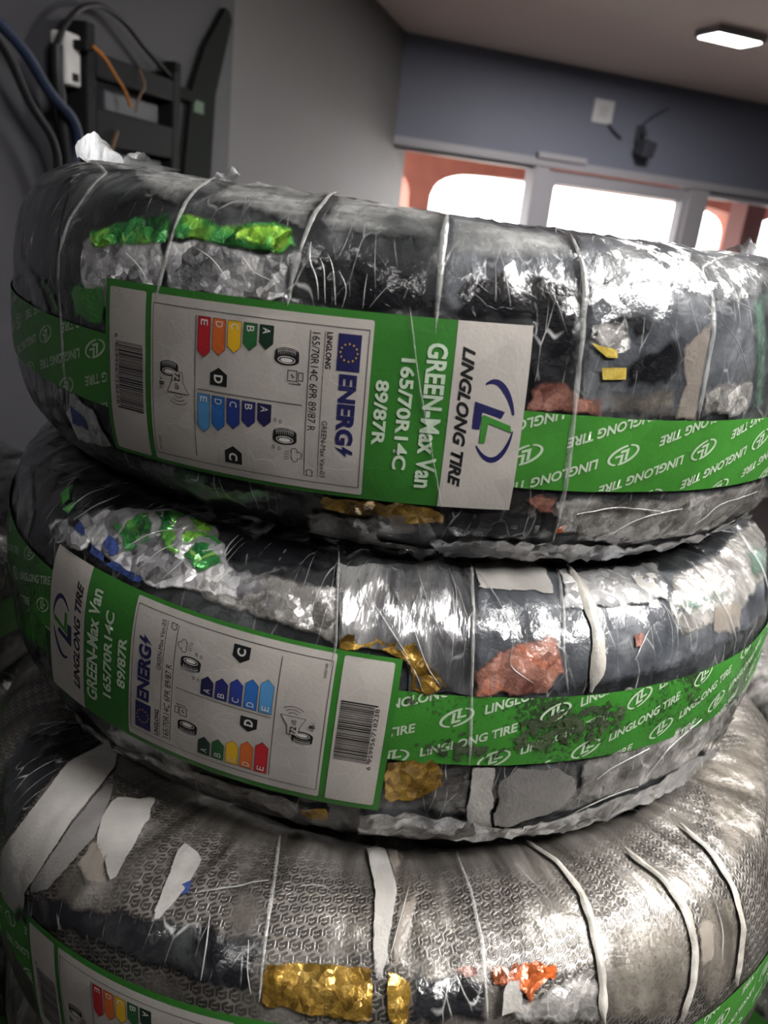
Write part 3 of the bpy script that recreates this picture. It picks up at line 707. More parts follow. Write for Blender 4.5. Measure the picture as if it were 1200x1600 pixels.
# ------------------------------------------------------------------ room
def box_local(bm, x0, x1, y0, y1, z0, z1, M=Matrix()):
    v = [bm.verts.new(M @ Vector((x, y, z))) for x in (x0, x1) for y in (y0, y1) for z in (z0, z1)]
    for f in ((0, 1, 3, 2), (4, 6, 7, 5), (0, 4, 5, 1), (2, 3, 7, 6), (0, 2, 6, 4), (1, 5, 7, 3)): bm.faces.new([v[i] for i in f])
def from_bm(name, bm, mat, parent=None, bevel=0.0, smooth=False):
    if bevel: bmesh.ops.bevel(bm, geom=bm.edges[:], offset=bevel, segments=2, affect='EDGES', profile=.5)
    bmesh.ops.recalc_face_normals(bm, faces=bm.faces[:])
    me = bpy.data.meshes.new(name); bm.to_mesh(me); bm.free(); me.materials.append(mat)
    if smooth: me.polygons.foreach_set('use_smooth', [True] * len(me.polygons))
    o = bpy.data.objects.new(name, me); C.objects.link(o)
    if parent is not None: o.parent = parent
    return o
def boxes(name, L, mat, M=Matrix(), parent=None, bevel=0.0):
    bm = bmesh.new()
    for b in L: box_local(bm, *b, M)
    return from_bm(name, bm, mat, parent, bevel)
def struct(o): o['kind'] = 'structure'; return o
def tube(name, pts, rad, mat, parent=None, n=10):
    cu = bpy.data.curves.new(name, 'CURVE'); cu.dimensions = '3D'; cu.bevel_depth = rad; cu.bevel_resolution = 3; cu.resolution_u = 8; cu.use_fill_caps = True
    sp = cu.splines.new('BEZIER'); sp.bezier_points.add(len(pts) - 1)
    for b, p in zip(sp.bezier_points, pts): b.co = p; b.handle_left_type = b.handle_right_type = 'AUTO'
    ob = bpy.data.objects.new(name, cu); C.objects.link(ob)
    me = bpy.data.meshes.new_from_object(ob); bpy.data.objects.remove(ob); bpy.data.curves.remove(cu)
    me.name = name; me.materials.clear(); me.materials.append(mat); me.polygons.foreach_set('use_smooth', [True] * len(me.polygons))
    o = bpy.data.objects.new(name, me); C.objects.link(o)
    if parent is not None: o.parent = parent
    return o

wall_blue = simple('blue_grey_paint', srgb(112, 116, 132), 0.6, var=.06, scale=2)
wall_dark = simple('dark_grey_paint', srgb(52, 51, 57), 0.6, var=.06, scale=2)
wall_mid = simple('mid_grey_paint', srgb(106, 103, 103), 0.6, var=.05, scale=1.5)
ceil_m = simple('ceiling_paint', srgb(244, 224, 214), 0.7, var=.04, scale=1)
floor_m = simple('floor_tile', srgb(58, 55, 53), 0.5, var=.15, scale=3)
frame_m = simple('frame_white', srgb(158, 156, 162), 0.4)
black_m = simple('black_metal', (0.008, 0.008, 0.009), 0.7, spec=.2)
CEIL = 2.52
Mb = Matrix(((math.cos(math.radians(22)), -math.sin(math.radians(22)), 0, -.158), (math.sin(math.radians(22)), math.cos(math.radians(22)), 0, 5.04), (0, 0, 1, 0), (0, 0, 0, 1)))   # back wall: x along it, y outwards
la = math.atan2(-.69, -.139)
Ml = Matrix(((math.cos(la), math.sin(la), 0, -.158 - .13 * .927), (math.sin(la), -math.cos(la), 0, 5.04 - .13 * .375), (0, 0, 1, 0), (0, 0, 0, 1)))  # left wall: x towards the camera, y into the room? (set below)
nl = Vector((.9803, -.1975, 0)); dl = Vector((math.cos(la), math.sin(la), 0))
Ml = Matrix(((dl.x, nl.x, 0, -.158), (dl.y, nl.y, 0, 5.04), (0, 0, 1, 0), (0, 0, 0, 1)))          # x towards the camera, y into the room
struct(boxes('floor', [(-4, 6.5, -4, 9, -.1, 0)], floor_m))
struct(boxes('ceiling', [(-4, 6.5, -4, 9, CEIL, CEIL + .1)], ceil_m))
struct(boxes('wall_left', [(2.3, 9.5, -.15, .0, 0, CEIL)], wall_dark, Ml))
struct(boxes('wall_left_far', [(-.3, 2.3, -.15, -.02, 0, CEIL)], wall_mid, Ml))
struct(boxes('wall_right', [(4.6, 4.75, -3, 8.6, 0, CEIL)], wall_dark))
struct(boxes('wall_rear', [(-3, 4.75, -2.6, -2.45, 0, CEIL)], wall_dark))
X0, X1 = -.115, 3.4
struct(boxes('wall_back', [(-.4, X0, 0, .18, 0, CEIL), (X0, X1, 0, .18, 1.99, CEIL), (X1, 5.6, 0, .18, 0, CEIL), (2.2, X1, 0, .18, 0, .9)], wall_blue, Mb))
# windows and door in the back wall
def frame_set(name, x0, x1, z0, z1, w, y0=.03, y1=.11):
    return [(x0, x0 + w, y0, y1, z0, z1), (x1 - w, x1, y0, y1, z0, z1), (x0 + w, x1 - w, y0, y1, z1 - w, z1), (x0 + w, x1 - w, y0, y1, z0, z0 + w)]
gm = bpy.data.materials.new('pane_glass'); gm.use_nodes = True
_nt = gm.node_tree; _nt.nodes.clear(); _o = _nt.nodes.new('ShaderNodeOutputMaterial'); _mx = _nt.nodes.new('ShaderNodeMixShader'); _t = _nt.nodes.new('ShaderNodeBsdfTransparent'); _g = _nt.nodes.new('ShaderNodeBsdfGlossy'); _fr = _nt.nodes.new('ShaderNodeLayerWeight')
_g.inputs['Roughness'].default_value = .02; _nt.links.new(mathn(_nt, 'ADD', mathn(_nt, 'MULTIPLY', mathn(_nt, 'POWER', _fr.outputs['Facing'], 5.0), .9), .04), _mx.inputs[0]); _nt.links.new(_t.outputs[0], _mx.inputs[1]); _nt.links.new(_g.outputs[0], _mx.inputs[2]); _nt.links.new(_mx.outputs[0], _o.inputs[0])
def unit(name, x0, x1, z0, z1, w, ww=None):
    o = struct(boxes(name, frame_set(name, x0, x1, z0, z1, w), frame_m, Mb, bevel=.004))
    boxes('glass_pane', [(x0 + w, x1 - w, .065, .072, z0 + w, z1 - w)], gm, Mb, o)
    return o
w1 = unit('window_1', X0, .94, 0, 1.99, .045)
boxes('mullion_cover', [(.89, .99, .0, .12, 0, 1.985)], frame_m, Mb, w1, .004)
d1 = unit('door_1', .985, 2.10, 0, 1.955, .075)
boxes('door_closer', [(.88, 1.22, -.03, .0, 2.005, 2.04)], frame_m, Mb, d1, .004)
w2 = unit('window_2', 2.16, X1, .9, 1.985, .06)
boxes('mullion_cover', [(2.05, 2.2, .0, .12, .0, 1.985)], frame_m, Mb, w2, .004)
struct(boxes('trim_1', [(X0, X1, -.01, .03, 1.965, 2.01)], frame_m, Mb))
# outside: porch with arches, bright yard
porch_m = simple('porch_red', srgb(206, 132, 112), 0.7, var=.1)
yard_m = simple('yard_paving', srgb(205, 198, 188), 0.8, var=.1)
struct(boxes('ground_1', [(-8, 14, .2, 16, -.12, -.02)], yard_m, Mb))
struct(boxes('porch_soffit', [(-2.5, 6, .2, .7, 2.25, 2.35)], porch_m, Mb))
def arch_wall():
    bm = bmesh.new()
    x0, x1, ztop = -2.5, 6.4, 2.3
    outer = []
    centres = [(-.6, 1.19), (2.21, 1.46), (5.05, 1.28)]
    for yy in (1.25, 1.5):
        poly = [Vector((x0, 0))]
        for cx, rx in centres:
            poly += [Vector((cx - rx, 0))]
            for k in range(0, 19):
                a = PI - PI * k / 18; poly.append(Vector((cx + rx * math.copysign(abs(math.cos(a)) ** .3, math.cos(a)), 1.6 + .35 * max(0, math.sin(a)) ** .45)))
            poly += [Vector((cx + rx, 0))]
        poly += [Vector((x1, 0)), Vector((x1, ztop)), Vector((x0, ztop))]
        outer.append([bm.verts.new(Mb @ Vector((p.x, yy, p.y))) for p in poly])
    n = len(outer[0])
    from_poly = geometry.tessellate_polygon([[Vector((p.x, p.y, 0)) for p in poly]])
    for t in from_poly:
        for o in outer:
            try: bm.faces.new([o[i] for i in t])
            except ValueError: pass
    for i in range(n): bm.faces.new((outer[0][i], outer[0][(i + 1) % n], outer[1][(i + 1) % n], outer[1][i]))
    return from_bm('porch_wall', bm, porch_m)
struct(arch_wall())
struct(boxes('pillar_1', [(2.99, 3.17, .5, .68, -.02, 2.25)], simple('pillar_brown', srgb(128, 84, 80), .7), Mb))
leaf_m = simple('hedge_green', srgb(120, 130, 95), 0.8, var=.3, scale=20)
bm = bmesh.new()
for k in range(22):
    bmesh.ops.create_icosphere(bm, subdivisions=2, radius=random.uniform(.4, .8), matrix=Mb @ Matrix.Translation((random.uniform(-4, 11), 9.5 + random.uniform(-.4, .4), random.uniform(.2, .9))))
for v in bm.verts: v.co += Vector([random.uniform(-.07, .07) for _ in range(3)])
thing(from_bm('hedge', bm, leaf_m), 'pale green hedge across the sunlit yard outside the windows', 'hedge')

# ceiling lamps
lamp_on = simple('lamp_glow', (1, 1, 1), .5, emit=(1, .99, .97), strength=14)
def lamp(loc, rz, size, power, label):
    r = empty('ceiling_lamp', (loc[0], loc[1], CEIL)); r.rotation_euler = (0, 0, rz)
    thing(r, label, 'lamp', 'square lamps on the ceiling')
    a, b = size
    boxes('housing', [(-a / 2 - .015, a / 2 + .015, -b / 2 - .015, b / 2 + .015, -.03, 0)], frame_m, Matrix(), r, .003)
    boxes('diffuser', [(-a / 2, a / 2, -b / 2, b / 2, -.034, -.0295)], lamp_on, Matrix(), r)
    l = area('bulb', (0, 0, -.04), (a, b), power, (1, .97, .94)); l.parent = r
    return r
lamp((1.30, 4.25, 0), math.radians(22), (.24, .13), LAMP_W[0], 'bright lamp on the ceiling above the glazed door')
lamp((.85, .75, 0), 0, (.58, .58), LAMP_W[1], 'ceiling lamp above and right of the tyre stack')
lamp((.80, -.12, 0), 0, (.58, .58), LAMP_W[2], 'ceiling lamp beside the camera, right of the stack')

lamp((-.55, -.5, 0), 0, (.24, .13), LAMP_W[3], 'small added ceiling lamp behind left of the camera, for glints')  # added lamp, put in for glints on the left-hand foil

# fittings on the back wall
sw = empty('wall_socket', Mb @ Vector((1.28, 0, 2.31))); sw.rotation_euler = (0, 0, math.radians(22))
thing(sw, 'small square white socket plate on the blue-grey wall above the door', 'socket')
boxes('plate', [(-.07, .07, -.014, 0, -.065, .065)], simple('switch_white', srgb(205, 203, 206), .4), Matrix(), sw, .003)
boxes('rocker', [(-.03, .03, -.019, -.0135, -.03, .03)], simple('switch_white_inset', srgb(190, 188, 192), .35), Matrix(), sw, .002)
cv = empty('security_camera', Mb @ Vector((1.57, 0, 2.22))); cv.rotation_euler = (0, 0, math.radians(22))
thing(cv, 'small dark camera on a bracket on the wall right of the white socket', 'camera')
dk = simple('dark_plastic', srgb(58, 60, 68), .5)
boxes('bracket', [(-.03, .03, -.02, 0, -.05, .05), (-.012, .012, -.07, -.02, -.01, .02)], dk, Matrix(), cv, .003)
boxes('body', [(-.04, .045, -.16, -.05, -.1, -.01)], dk, Matrix.Rotation(.25, 4, 'X'), cv, .01)
tube('lead', [(0, -.01, .05), (.05, -.02, .1), (.1, -.01, .13), (.17, -.008, .17)], .006, dk, cv)
tube('socket_lead', [(-.24, -.01, .03), (-.19, -.02, -.01), (-.13, -.01, -.04)], .008, dk, cv)

# rack and panel on the left wall (x towards the camera along the wall, y out from it)
def L(b, z, y=.0): return tuple(Ml @ Vector((b, y, z)))
rack = empty('equipment_rack', Ml @ Vector((2.96, 0, 1.5)))
rack.matrix_world = Ml @ Matrix.Translation((2.96, 0, 1.5))
thing(rack, 'black open metal equipment rack mounted on the dark left wall', 'rack')
def rk(name, Lb, bev=.004): return boxes(name, Lb, black_m, Matrix(), rack, bev)
rk('post', [(.165, .20, .0, .05, .0, .40)]); rk('post', [(-.225, -.19, .0, .05, .0, .37)])
rk('shelf', [(-.19, .165, .003, .05, .30, .35)]); rk('shelf', [(-.19, .165, .003, .05, .165, .24)])
rk('back_rail', [(-.19, .165, .0, .012, .25, .27)])
boxes('device', [(-.15, .1, .003, .03, .24, .285)], simple('device_grey', srgb(60, 60, 66), .5), Matrix(), rack, .004)
boxes('lower_device', [(-.15, .12, .003, .04, .03, .155)], simple('device_dark', srgb(34, 34, 38), .5), Matrix(), rack, .004)
pan = empty('tapered_panel', (0, 0, 0)); pan.matrix_world = Ml @ Matrix.Translation((2.5, 0, 1.0))
thing(pan, 'tall black tapered panel fixed to the left wall beside the rack', 'panel')
def prism(name, pts, y0, y1, mat, parent):
    bm = bmesh.new(); a = [bm.verts.new((x, y0, z)) for x, z in pts]; b = [bm.verts.new((x, y1, z)) for x, z in pts]
    bm.faces.new(a); bm.faces.new(b[::-1])
    for i in range(len(pts)): bm.faces.new((a[i], a[(i + 1) % len(pts)], b[(i + 1) % len(pts)], b[i]))
    return from_bm(name, bm, mat, parent)
pblk = simple('panel_black', (0.008, 0.012, 0.009), .8, spec=.15)
prism('board', [(-.14, 1.09), (-.155, 1.07), (-.06, .86), (-.04, .55), (.0, 0), (.13, 0), (.125, .65), (.09, .86), (.02, .97), (-.11, 1.095)], 0.001, .014, pblk, pan)
prism('green_sticker', [(.02, .80), (.08, .80), (.08, .83), (.02, .83)], .0135, .0155, simple('sticker_green', srgb(40, 90, 48), .5), pan)
boxes('side_post', [(.19, .225, .001, .03, .1, .9)], pblk, Matrix(), pan, .003)
boxes('tie_bar', [(.08, .2, .001, .02, .82, .85)], pblk, Matrix(), pan, .003)
wb_ = empty('white_socket_box', (0, 0, 0)); wb_.matrix_world = Ml @ Matrix.Translation((3.19, .04, 1.82))
thing(wb_, 'white plastic socket box with a plug hole fixed beside the rack post', 'socket')
boxes('case', [(-.026, .026, -.04, .0, -.05, .05)], simple('box_white', srgb(206, 204, 202), .45), Matrix(), wb_, .006)
boxes('plug_hole', [(-.012, .008, -.0005, .002, -.04, -.025)], black_m, Matrix(), wb_)
boxes('plug', [(-.028, .006, .0, .03, .022, .038)], black_m, Matrix(), wb_, .003)
org = simple('orange_cable', srgb(190, 116, 30), .5); blu = simple('blue_cable', srgb(32, 44, 68), .5); bkc = simple('black_cable', (.01, .01, .012), .5); brn = simple('brown_cable', srgb(96, 72, 48), .5)
thing(tube('orange_cable', [L(3.17, 1.852, .07), L(3.14, 1.84, .075), L(3.08, 1.81, .07), L(3.03, 1.785, .065), L(3.0, 1.76, .06)], .0035, org), 'orange cable plugged into the white socket box', 'cable')
thing(tube('orange_cable', [L(2.95, 1.845, .055), L(2.945, 1.81, .065), L(2.96, 1.785, .06), L(2.965, 1.75, .055)], .003, brn), 'short ochre cable hanging off the upper rack shelf', 'cable')
thing(tube('blue_cable', [L(3.52, 1.87, .04), L(3.38, 1.81, .05), L(3.30, 1.75, .05), L(3.20, 1.68, .05), L(3.19, 1.6, .03), L(3.19, 1.3, .02)], .011, blu), 'thick blue cable sagging down the left wall', 'cable')
thing(tube('black_cable', [L(3.56, 1.87, .05), L(3.43, 1.80, .05), L(3.36, 1.72, .05), L(3.27, 1.64, .045), L(3.25, 1.56, .03), L(3.25, 1.3, .02)], .008, bkc), 'black cable running beside the blue cable on the left wall', 'cable')
thing(tube('black_cable', [L(3.235, 1.84, .03), L(3.20, 1.885, .03), L(3.12, 1.935, .03), L(3.0, 1.94, .03), L(2.88, 1.90, .03), L(2.77, 1.858, .04)], .006, bkc), 'black cable looping in an arch above the rack', 'cable')
thing(tube('black_cable', [L(3.235, 1.84, .03), L(3.235, 1.78, .03), L(3.22, 1.70, .03), L(3.20, 1.6, .03), L(3.2, 1.3, .02)], .012, bkc), 'black cable hanging straight behind the white socket box', 'cable')
thing(tube('brown_cable', [L(3.05, 1.70, .055), L(3.08, 1.66, .06), L(3.10, 1.6, .06), L(3.11, 1.3, .02)], .004, brn), 'brown cable dangling below the rack', 'cable')

# ------------------------------------------------------------------ the three labelled tyres
T1 = Tyre((.0066, .6776, -.0808), .0113, .0258, .2952, .0869, 1, (-.568, -.0107, .0481, False), (-.0135, .0194), .6)
T2 = Tyre((.0081, .6524, -.2536), .017, .0269, .2952, .0826, 2, (.0274, .0085, -.0034, True), (.0175, .0201), .75)
T3 = Tyre((.0280, .5918, -.4270), -.0057, -.0304, .3110, .0893, 3, (-.6898, -.0045, .0983, False), (.0111, .0200), .4)

exec_parts = True
# --- top tyre
r1 = tyre_root(T1, 'topmost film-wrapped tyre of the near stack with its label reading downwards')
wrap(T1, r1, 'smoke_film')
band(T1, r1, 'band_green', 12, True)
label_sheet(T1, r1)
P1 = lambda *a, **k: patch(T1, r1, *a, **k)
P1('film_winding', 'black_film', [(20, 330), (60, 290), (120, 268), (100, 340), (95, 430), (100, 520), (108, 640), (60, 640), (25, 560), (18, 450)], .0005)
P1('film_winding', 'black_film', [(470, 400), (500, 395), (690, 430), (682, 500), (600, 490), (452, 470)], .0006, jag=.004)
P1('film_winding', 'haze_film', [(697, 337), (888, 366), (908, 420), (906, 520), (840, 515), (830, 500), (682, 492)], .0006)
P1('film_winding', 'black_film', [(720, 430), (800, 425), (900, 440), (905, 540), (893, 640), (822, 640), (832, 505), (700, 495)], .0008, jag=.006)
P1('film_winding', 'haze_film', [(892, 366), (1190, 404), (1190, 640), (1085, 655), (900, 650), (908, 540), (912, 450)], .0007)
P1('foil_patch', 'painted_sheen', [(925, 398), (960, 385), (1070, 400), (1180, 412), (1190, 470), (1120, 480), (1060, 452), (990, 448), (920, 455)], .0013, jag=.004)  # clear film here; its bright shoulder highlight is put into the colour
P1('foil_patch', 'black_film', [(915, 530), (935, 500), (985, 480), (1030, 500), (1000, 530), (970, 520), (930, 545)], .0013, jag=.008)
P1('foil_patch', 'black_film', [(1005, 540), (1055, 530), (1062, 570), (1045, 605), (985, 600), (980, 565)], .0013, jag=.008)
P1('foil_patch', 'dull_silver', [(930, 510), (975, 500), (1000, 545), (960, 560), (925, 545)], .0014, jag=.006)
P1('film_winding', 'tint_film', [(935, 615), (1055, 598), (1060, 656), (945, 652)], .0013, jag=.004)
P1('foil_patch', 'beige_film', [(1062, 540), (1110, 495), (1108, 520), (1085, 657), (1048, 655), (1065, 600)], .0016, label='translucent beige film tab')
P1('foil_patch', 'dull_silver', [(1098, 600), (1180, 588), (1165, 650), (1088, 655)], .0015, jag=.004)
P1('foil_patch', 'teal_film', [(1168, 470), (1195, 450), (1195, 640), (1170, 645), (1175, 580)], .0015, jag=.003)
P1('foil_patch', 'red_foil', [(826, 596), (890, 594), (897, 612), (942, 622), (945, 648), (820, 645)], .0014, jag=.003, label='rust red foil scrap')
P1('foil_patch', 'yellow_print', [(938, 574), (976, 574), (975, 592), (940, 593)], .0019, label='small yellow tag')
P1('foil_patch', 'yellow_print', [(922, 535), (938, 540), (960, 546), (964, 557), (945, 560), (930, 550)], .0019, jag=.002)
P1('foil_patch', 'orange_foil', [(902, 556), (912, 554), (916, 566), (930, 572), (930, 582), (914, 576), (904, 566)], .0019, jag=.002)
P1('foil_patch', 'silver_film', [(135, 372), (262, 352), (262, 400), (245, 462), (180, 440), (170, 500), (130, 450)], .0012, jag=.006)
P1('foil_patch', 'green_foil', [(140, 365), (200, 342), (272, 330), (266, 385), (200, 385), (150, 392)], .0016, jag=.003)
P1('foil_patch', 'silver_film', [(268, 370), (330, 380), (452, 405), (455, 472), (350, 466), (252, 458)], .0012, jag=.004)
P1('foil_patch', 'green_foil', [(282, 330), (350, 354), (402, 346), (468, 358), (466, 386), (440, 402), (400, 394), (345, 388), (270, 370)], .0018, jag=.002, crk=.0012)
P1('foil_patch', 'lit_green_foil', [(362, 362), (405, 352), (466, 362), (464, 384), (440, 398), (402, 388), (375, 380)], .0022, jag=.003, crk=.001, label='painted lime highlight on the green foil')  # brightly lit part of the green foil, painted in as a lighter colour
P1('foil_patch', 'green_scrap', [(110, 445), (168, 440), (170, 505), (120, 500)], .0014, jag=.005)
P1('foil_patch', 'green_scrap', [(70, 425), (92, 470), (98, 500), (72, 450)], .0014, jag=.003)
P1('foil_patch', 'haze_film', [(40, 400), (60, 420), (90, 500), (70, 500), (35, 440)], .0013, jag=.004)
P1('foil_patch', 'silver_film', [(112, 610), (150, 640), (178, 690), (190, 700), (130, 690), (105, 640)], .0014, jag=.004)
P1('foil_patch', 'blue_foil', [(112, 628), (140, 652), (145, 672), (118, 660)], .0018, jag=.002, label='blue foil scrap')
P1('film_winding', 'black_film', [(60, 640), (190, 700), (480, 775), (480, 800), (300, 760), (150, 710), (70, 670)], .0006)
P1('film_winding', 'black_film', [(690, 790), (795, 795), (845, 800), (838, 840), (700, 840), (690, 815)], .0007, jag=.003)
P1('foil_patch', 'gold_foil', [(490, 772), (560, 776), (692, 790), (694, 818), (640, 812), (600, 806), (505, 796)], .0013, jag=.004, crk=.001)
P1('foil_patch', 'beige_film', [(604, 797), (652, 800), (655, 835), (606, 830)], .0017)
P1('foil_patch', 'red_foil', [(806, 768), (870, 772), (868, 798), (842, 800), (830, 785)], .0014, jag=.003)
P1('foil_patch', 'dull_silver', [(870, 775), (1050, 778), (1195, 745), (1195, 775), (1120, 820), (1000, 845), (870, 835), (860, 800)], .001, jag=.004, crk=.0015)
P1('foil_patch', 'orange_foil', [(866, 815), (885, 818), (880, 830), (866, 832)], .0018, jag=.002)
P1('foil_patch', 'silver_film', [(660, 835), (860, 842), (990, 850), (1110, 828), (1195, 785), (1197, 797), (1110, 845), (990, 868), (830, 872), (690, 862)], .0012, crk=.003, label='bunched silver film rim')
P1('foil_patch', 'dull_silver', [(480, 795), (600, 805), (600, 840), (690, 862), (560, 850), (480, 825)], .0012, crk=.002, jag=.003)
for pts in ([(192, 262), (150, 292), (112, 345), (100, 400), (100, 470), (104, 560), (112, 640)], [(365, 273), (305, 300), (280, 345), (262, 400), (252, 450), (248, 480)],
            [(525, 310), (492, 340), (474, 380), (458, 440), (452, 480)], [(697, 337), (690, 400), (682, 490), (680, 520)],
            [(888, 367), (905, 410), (912, 455), (906, 540), (894, 650), (880, 765), (862, 840)], [(1078, 400), (1108, 460), (1110, 520), (1086, 655)]):
    seam(T1, r1, pts, .0028, .0021)
for pts in ([(488, 382), (483, 410), (497, 432), (500, 470)], [(497, 400), (508, 415), (510, 474)], [(512, 398), (522, 415), (526, 478)], [(530, 425), (545, 450), (536, 481)], [(575, 430), (570, 455), (568, 482)], [(608, 448), (590, 465), (578, 482)],
            [(845, 440), (862, 465), (872, 490), (882, 520)], [(932, 396), (922, 430), (916, 455), (960, 446), (1010, 444)], [(1040, 505), (1052, 530), (1060, 560)], [(985, 445), (960, 480), (940, 500)], [(1120, 500), (1150, 540), (1165, 590)], [(1130, 470), (1160, 478), (1185, 500)],
            [(200, 395), (225, 420), (235, 440)], [(300, 385), (335, 405), (360, 440)], [(380, 400), (400, 430), (440, 445)], [(900, 800), (960, 790), (1030, 795)], [(950, 830), (1000, 805), (1060, 790)], [(1080, 815), (1120, 785), (1180, 765)]):
    seam(T1, r1, pts, .0007, .0022, 'fold_line', 'film_crease', .0005)
seam(T1, r1, [(640, 480), (655, 600), (690, 790)], .0009, .0033)
P1('film_winding', 'pale_haze', [(150, 272), (196, 262), (185, 280), (152, 304), (122, 350), (104, 400), (100, 380), (112, 335)], .0016)  # crest windings: whitened film plus the ceiling's reflection, painted pale
P1('film_winding', 'pale_haze', [(200, 262), (300, 276), (360, 280), (300, 305), (282, 330), (220, 300)], .0014)
P1('film_winding', 'pale_haze', [(372, 282), (520, 308), (492, 335), (478, 365), (380, 330), (310, 320)], .0014)
P1('film_winding', 'pale_haze', [(528, 312), (692, 338), (688, 385), (560, 370), (490, 362)], .0014)
P1('film_winding', 'pale_haze', [(700, 345), (880, 370), (896, 410), (780, 415), (695, 400)], .0014)
flap(T1, r1, (128, 264), (198, 257), .0165, .001, skew=.06, taper=.5)
flap(T1, r1, (256, 266), (284, 272), .009, .006, skew=-.25, taper=.8)
flap(T1, r1, (335, 278), (372, 284), .006, .004, taper=.2)
flap(T1, r1, (1130, 390), (1185, 398), .010, .002, taper=.7, skew=.1)

# --- middle tyre
r2 = tyre_root(T2, 'film-wrapped tyre second from the top of the near stack with its label reading upwards')
wrap(T2, r2, 'smoke_film')
band(T2, r2, 'band_green_dirty', -20, False)
label_sheet(T2, r2)
P2 = lambda *a, **k: patch(T2, r2, *a, **k)
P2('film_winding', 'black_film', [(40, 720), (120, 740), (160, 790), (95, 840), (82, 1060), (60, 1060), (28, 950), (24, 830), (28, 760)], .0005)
P2('foil_patch', 'haze_film', [(30, 730), (58, 720), (62, 800), (48, 850), (28, 830)], .0012, jag=.003)  # paints the silvery sheen on the dark winding
P2('film_winding', 'black_film', [(130, 745), (350, 815), (520, 860), (528, 900), (345, 880), (250, 800), (110, 800)], .0006, jag=.003)
P2('foil_patch', 'silver_film', [(118, 800), (150, 805), (200, 795), (260, 797), (340, 825), (360, 885), (420, 905), (440, 955), (330, 930), (240, 915), (185, 890), (140, 850)], .0014, jag=.004, crk=.002)
P2('foil_patch', 'green_foil', [(240, 800), (300, 810), (345, 838), (352, 890), (312, 900), (285, 872), (255, 850)], .002, jag=.004, crk=.002)
P2('foil_patch', 'green_foil', [(175, 822), (236, 802), (246, 842), (205, 866), (190, 850)], .002, jag=.004, crk=.001)
P2('foil_patch', 'blue_foil', [(166, 830), (182, 842), (194, 862), (180, 872), (166, 850)], .0022, jag=.002)
P2('foil_patch', 'blue_foil', [(128, 815), (150, 850), (190, 882), (260, 918), (330, 930), (330, 938), (255, 926), (180, 892), (145, 862), (120, 825)], .0022, jag=.002, label='strip of blue foil edge')
P2('foil_patch', 'green_scrap', [(98, 775), (118, 760), (112, 782), (100, 795)], .0018, jag=.002)
P2('foil_patch', 'green_scrap', [(100, 798), (125, 775), (118, 795), (108, 808)], .0018, jag=.002)
P2('foil_patch', 'silver_film', [(84, 818), (110, 812), (150, 845), (145, 868), (98, 850), (84, 840)], .0028, jag=.003, crk=.002)
P2('foil_patch', 'dull_silver', [(300, 920), (345, 885), (420, 900), (528, 920), (528, 1008), (440, 975), (330, 942)], .0012, jag=.003, crk=.001)
P2('film_winding', 'streak_silver', [(528, 890), (735, 882), (735, 1085), (690, 1078), (640, 1085), (632, 1020), (530, 1006)], .0012, crk=.002, jag=.002)
P2('foil_patch', 'gold_foil', [(528, 985), (600, 996), (650, 1000), (700, 1074), (640, 1084), (630, 1026), (528, 1014)], .0019, jag=.005, crk=.0015)
P2('foil_patch', 'gold_foil', [(480, 990), (526, 972), (526, 980), (500, 996)], .0019, jag=.002)
P2('film_winding', 'haze_film', [(735, 882), (870, 890), (1060, 890), (1195, 800), (1195, 965), (1100, 1030), (1000, 1062), (850, 1086), (735, 1088)], .0008)
P2('film_winding', 'white_film', [(738, 882), (800, 882), (850, 892), (868, 930), (800, 925), (742, 930)], .0016, jag=.003, label='milky white film strip')
P2('foil_patch', 'red_foil', [(736, 1086), (737, 1050), (770, 1020), (868, 986), (872, 1010), (882, 1050), (850, 1084)], .0018, jag=.004, crk=.001, label='rust red foil scrap')
P2('foil_patch', 'silver_film', [(868, 896), (960, 890), (1030, 880), (1042, 935), (985, 952), (880, 960)], .0015, jag=.005, crk=.0015)  # silver tone stands in for the highlight on the shoulder
P2('foil_patch', 'white_film', [(985, 905), (1020, 898), (1038, 925), (1042, 940), (1000, 930)], .002, jag=.002)
P2('foil_patch', 'dull_silver', [(1045, 900), (1100, 880), (1150, 830), (1195, 800), (1195, 900), (1150, 960), (1060, 1000), (1040, 950)], .0013, jag=.003)
P2('foil_patch', 'teal_film', [(1055, 935), (1100, 925), (1150, 920), (1140, 938), (1090, 960), (1055, 962)], .0018, jag=.004)
P2('foil_patch', 'teal_film', [(1160, 865), (1195, 845), (1195, 900), (1170, 905)], .0018, jag=.004)
P2('foil_patch', 'beige_film', [(1110, 950), (1150, 935), (1150, 985), (1110, 1000)], .0018, jag=.005)
P2('foil_patch', 'red_foil', [(985, 990), (1005, 988), (1003, 1008), (988, 1012)], .0021, jag=.002)
P2('foil_patch', 'red_foil', [(968, 1022), (974, 1020), (972, 1048), (964, 1052)], .0021, jag=.001)
P2('film_winding', 'black_film', [(600, 1250), (606, 1186), (730, 1194), (728, 1262), (660, 1250)], .0007, jag=.003)
P2('foil_patch', 'gold_foil', [(604, 1182), (690, 1188), (700, 1225), (645, 1252), (596, 1252)], .0013, jag=.005, crk=.001)
P2('foil_patch', 'white_film', [(735, 1192), (772, 1196), (768, 1290), (730, 1304), (728, 1270)], .002, jag=.003, label='translucent beige film strip')
P2('foil_patch', 'grey_film', [(776, 1215), (810, 1196), (870, 1194), (898, 1210), (900, 1240), (860, 1268), (790, 1288), (770, 1285)], .0018, jag=.003, label='smooth grey film piece')
P2('foil_patch', 'dull_silver', [(905, 1186), (1000, 1160), (1100, 1115), (1150, 1080), (1140, 1125), (1060, 1200), (930, 1250), (902, 1240)], .0012, jag=.003, crk=.002)
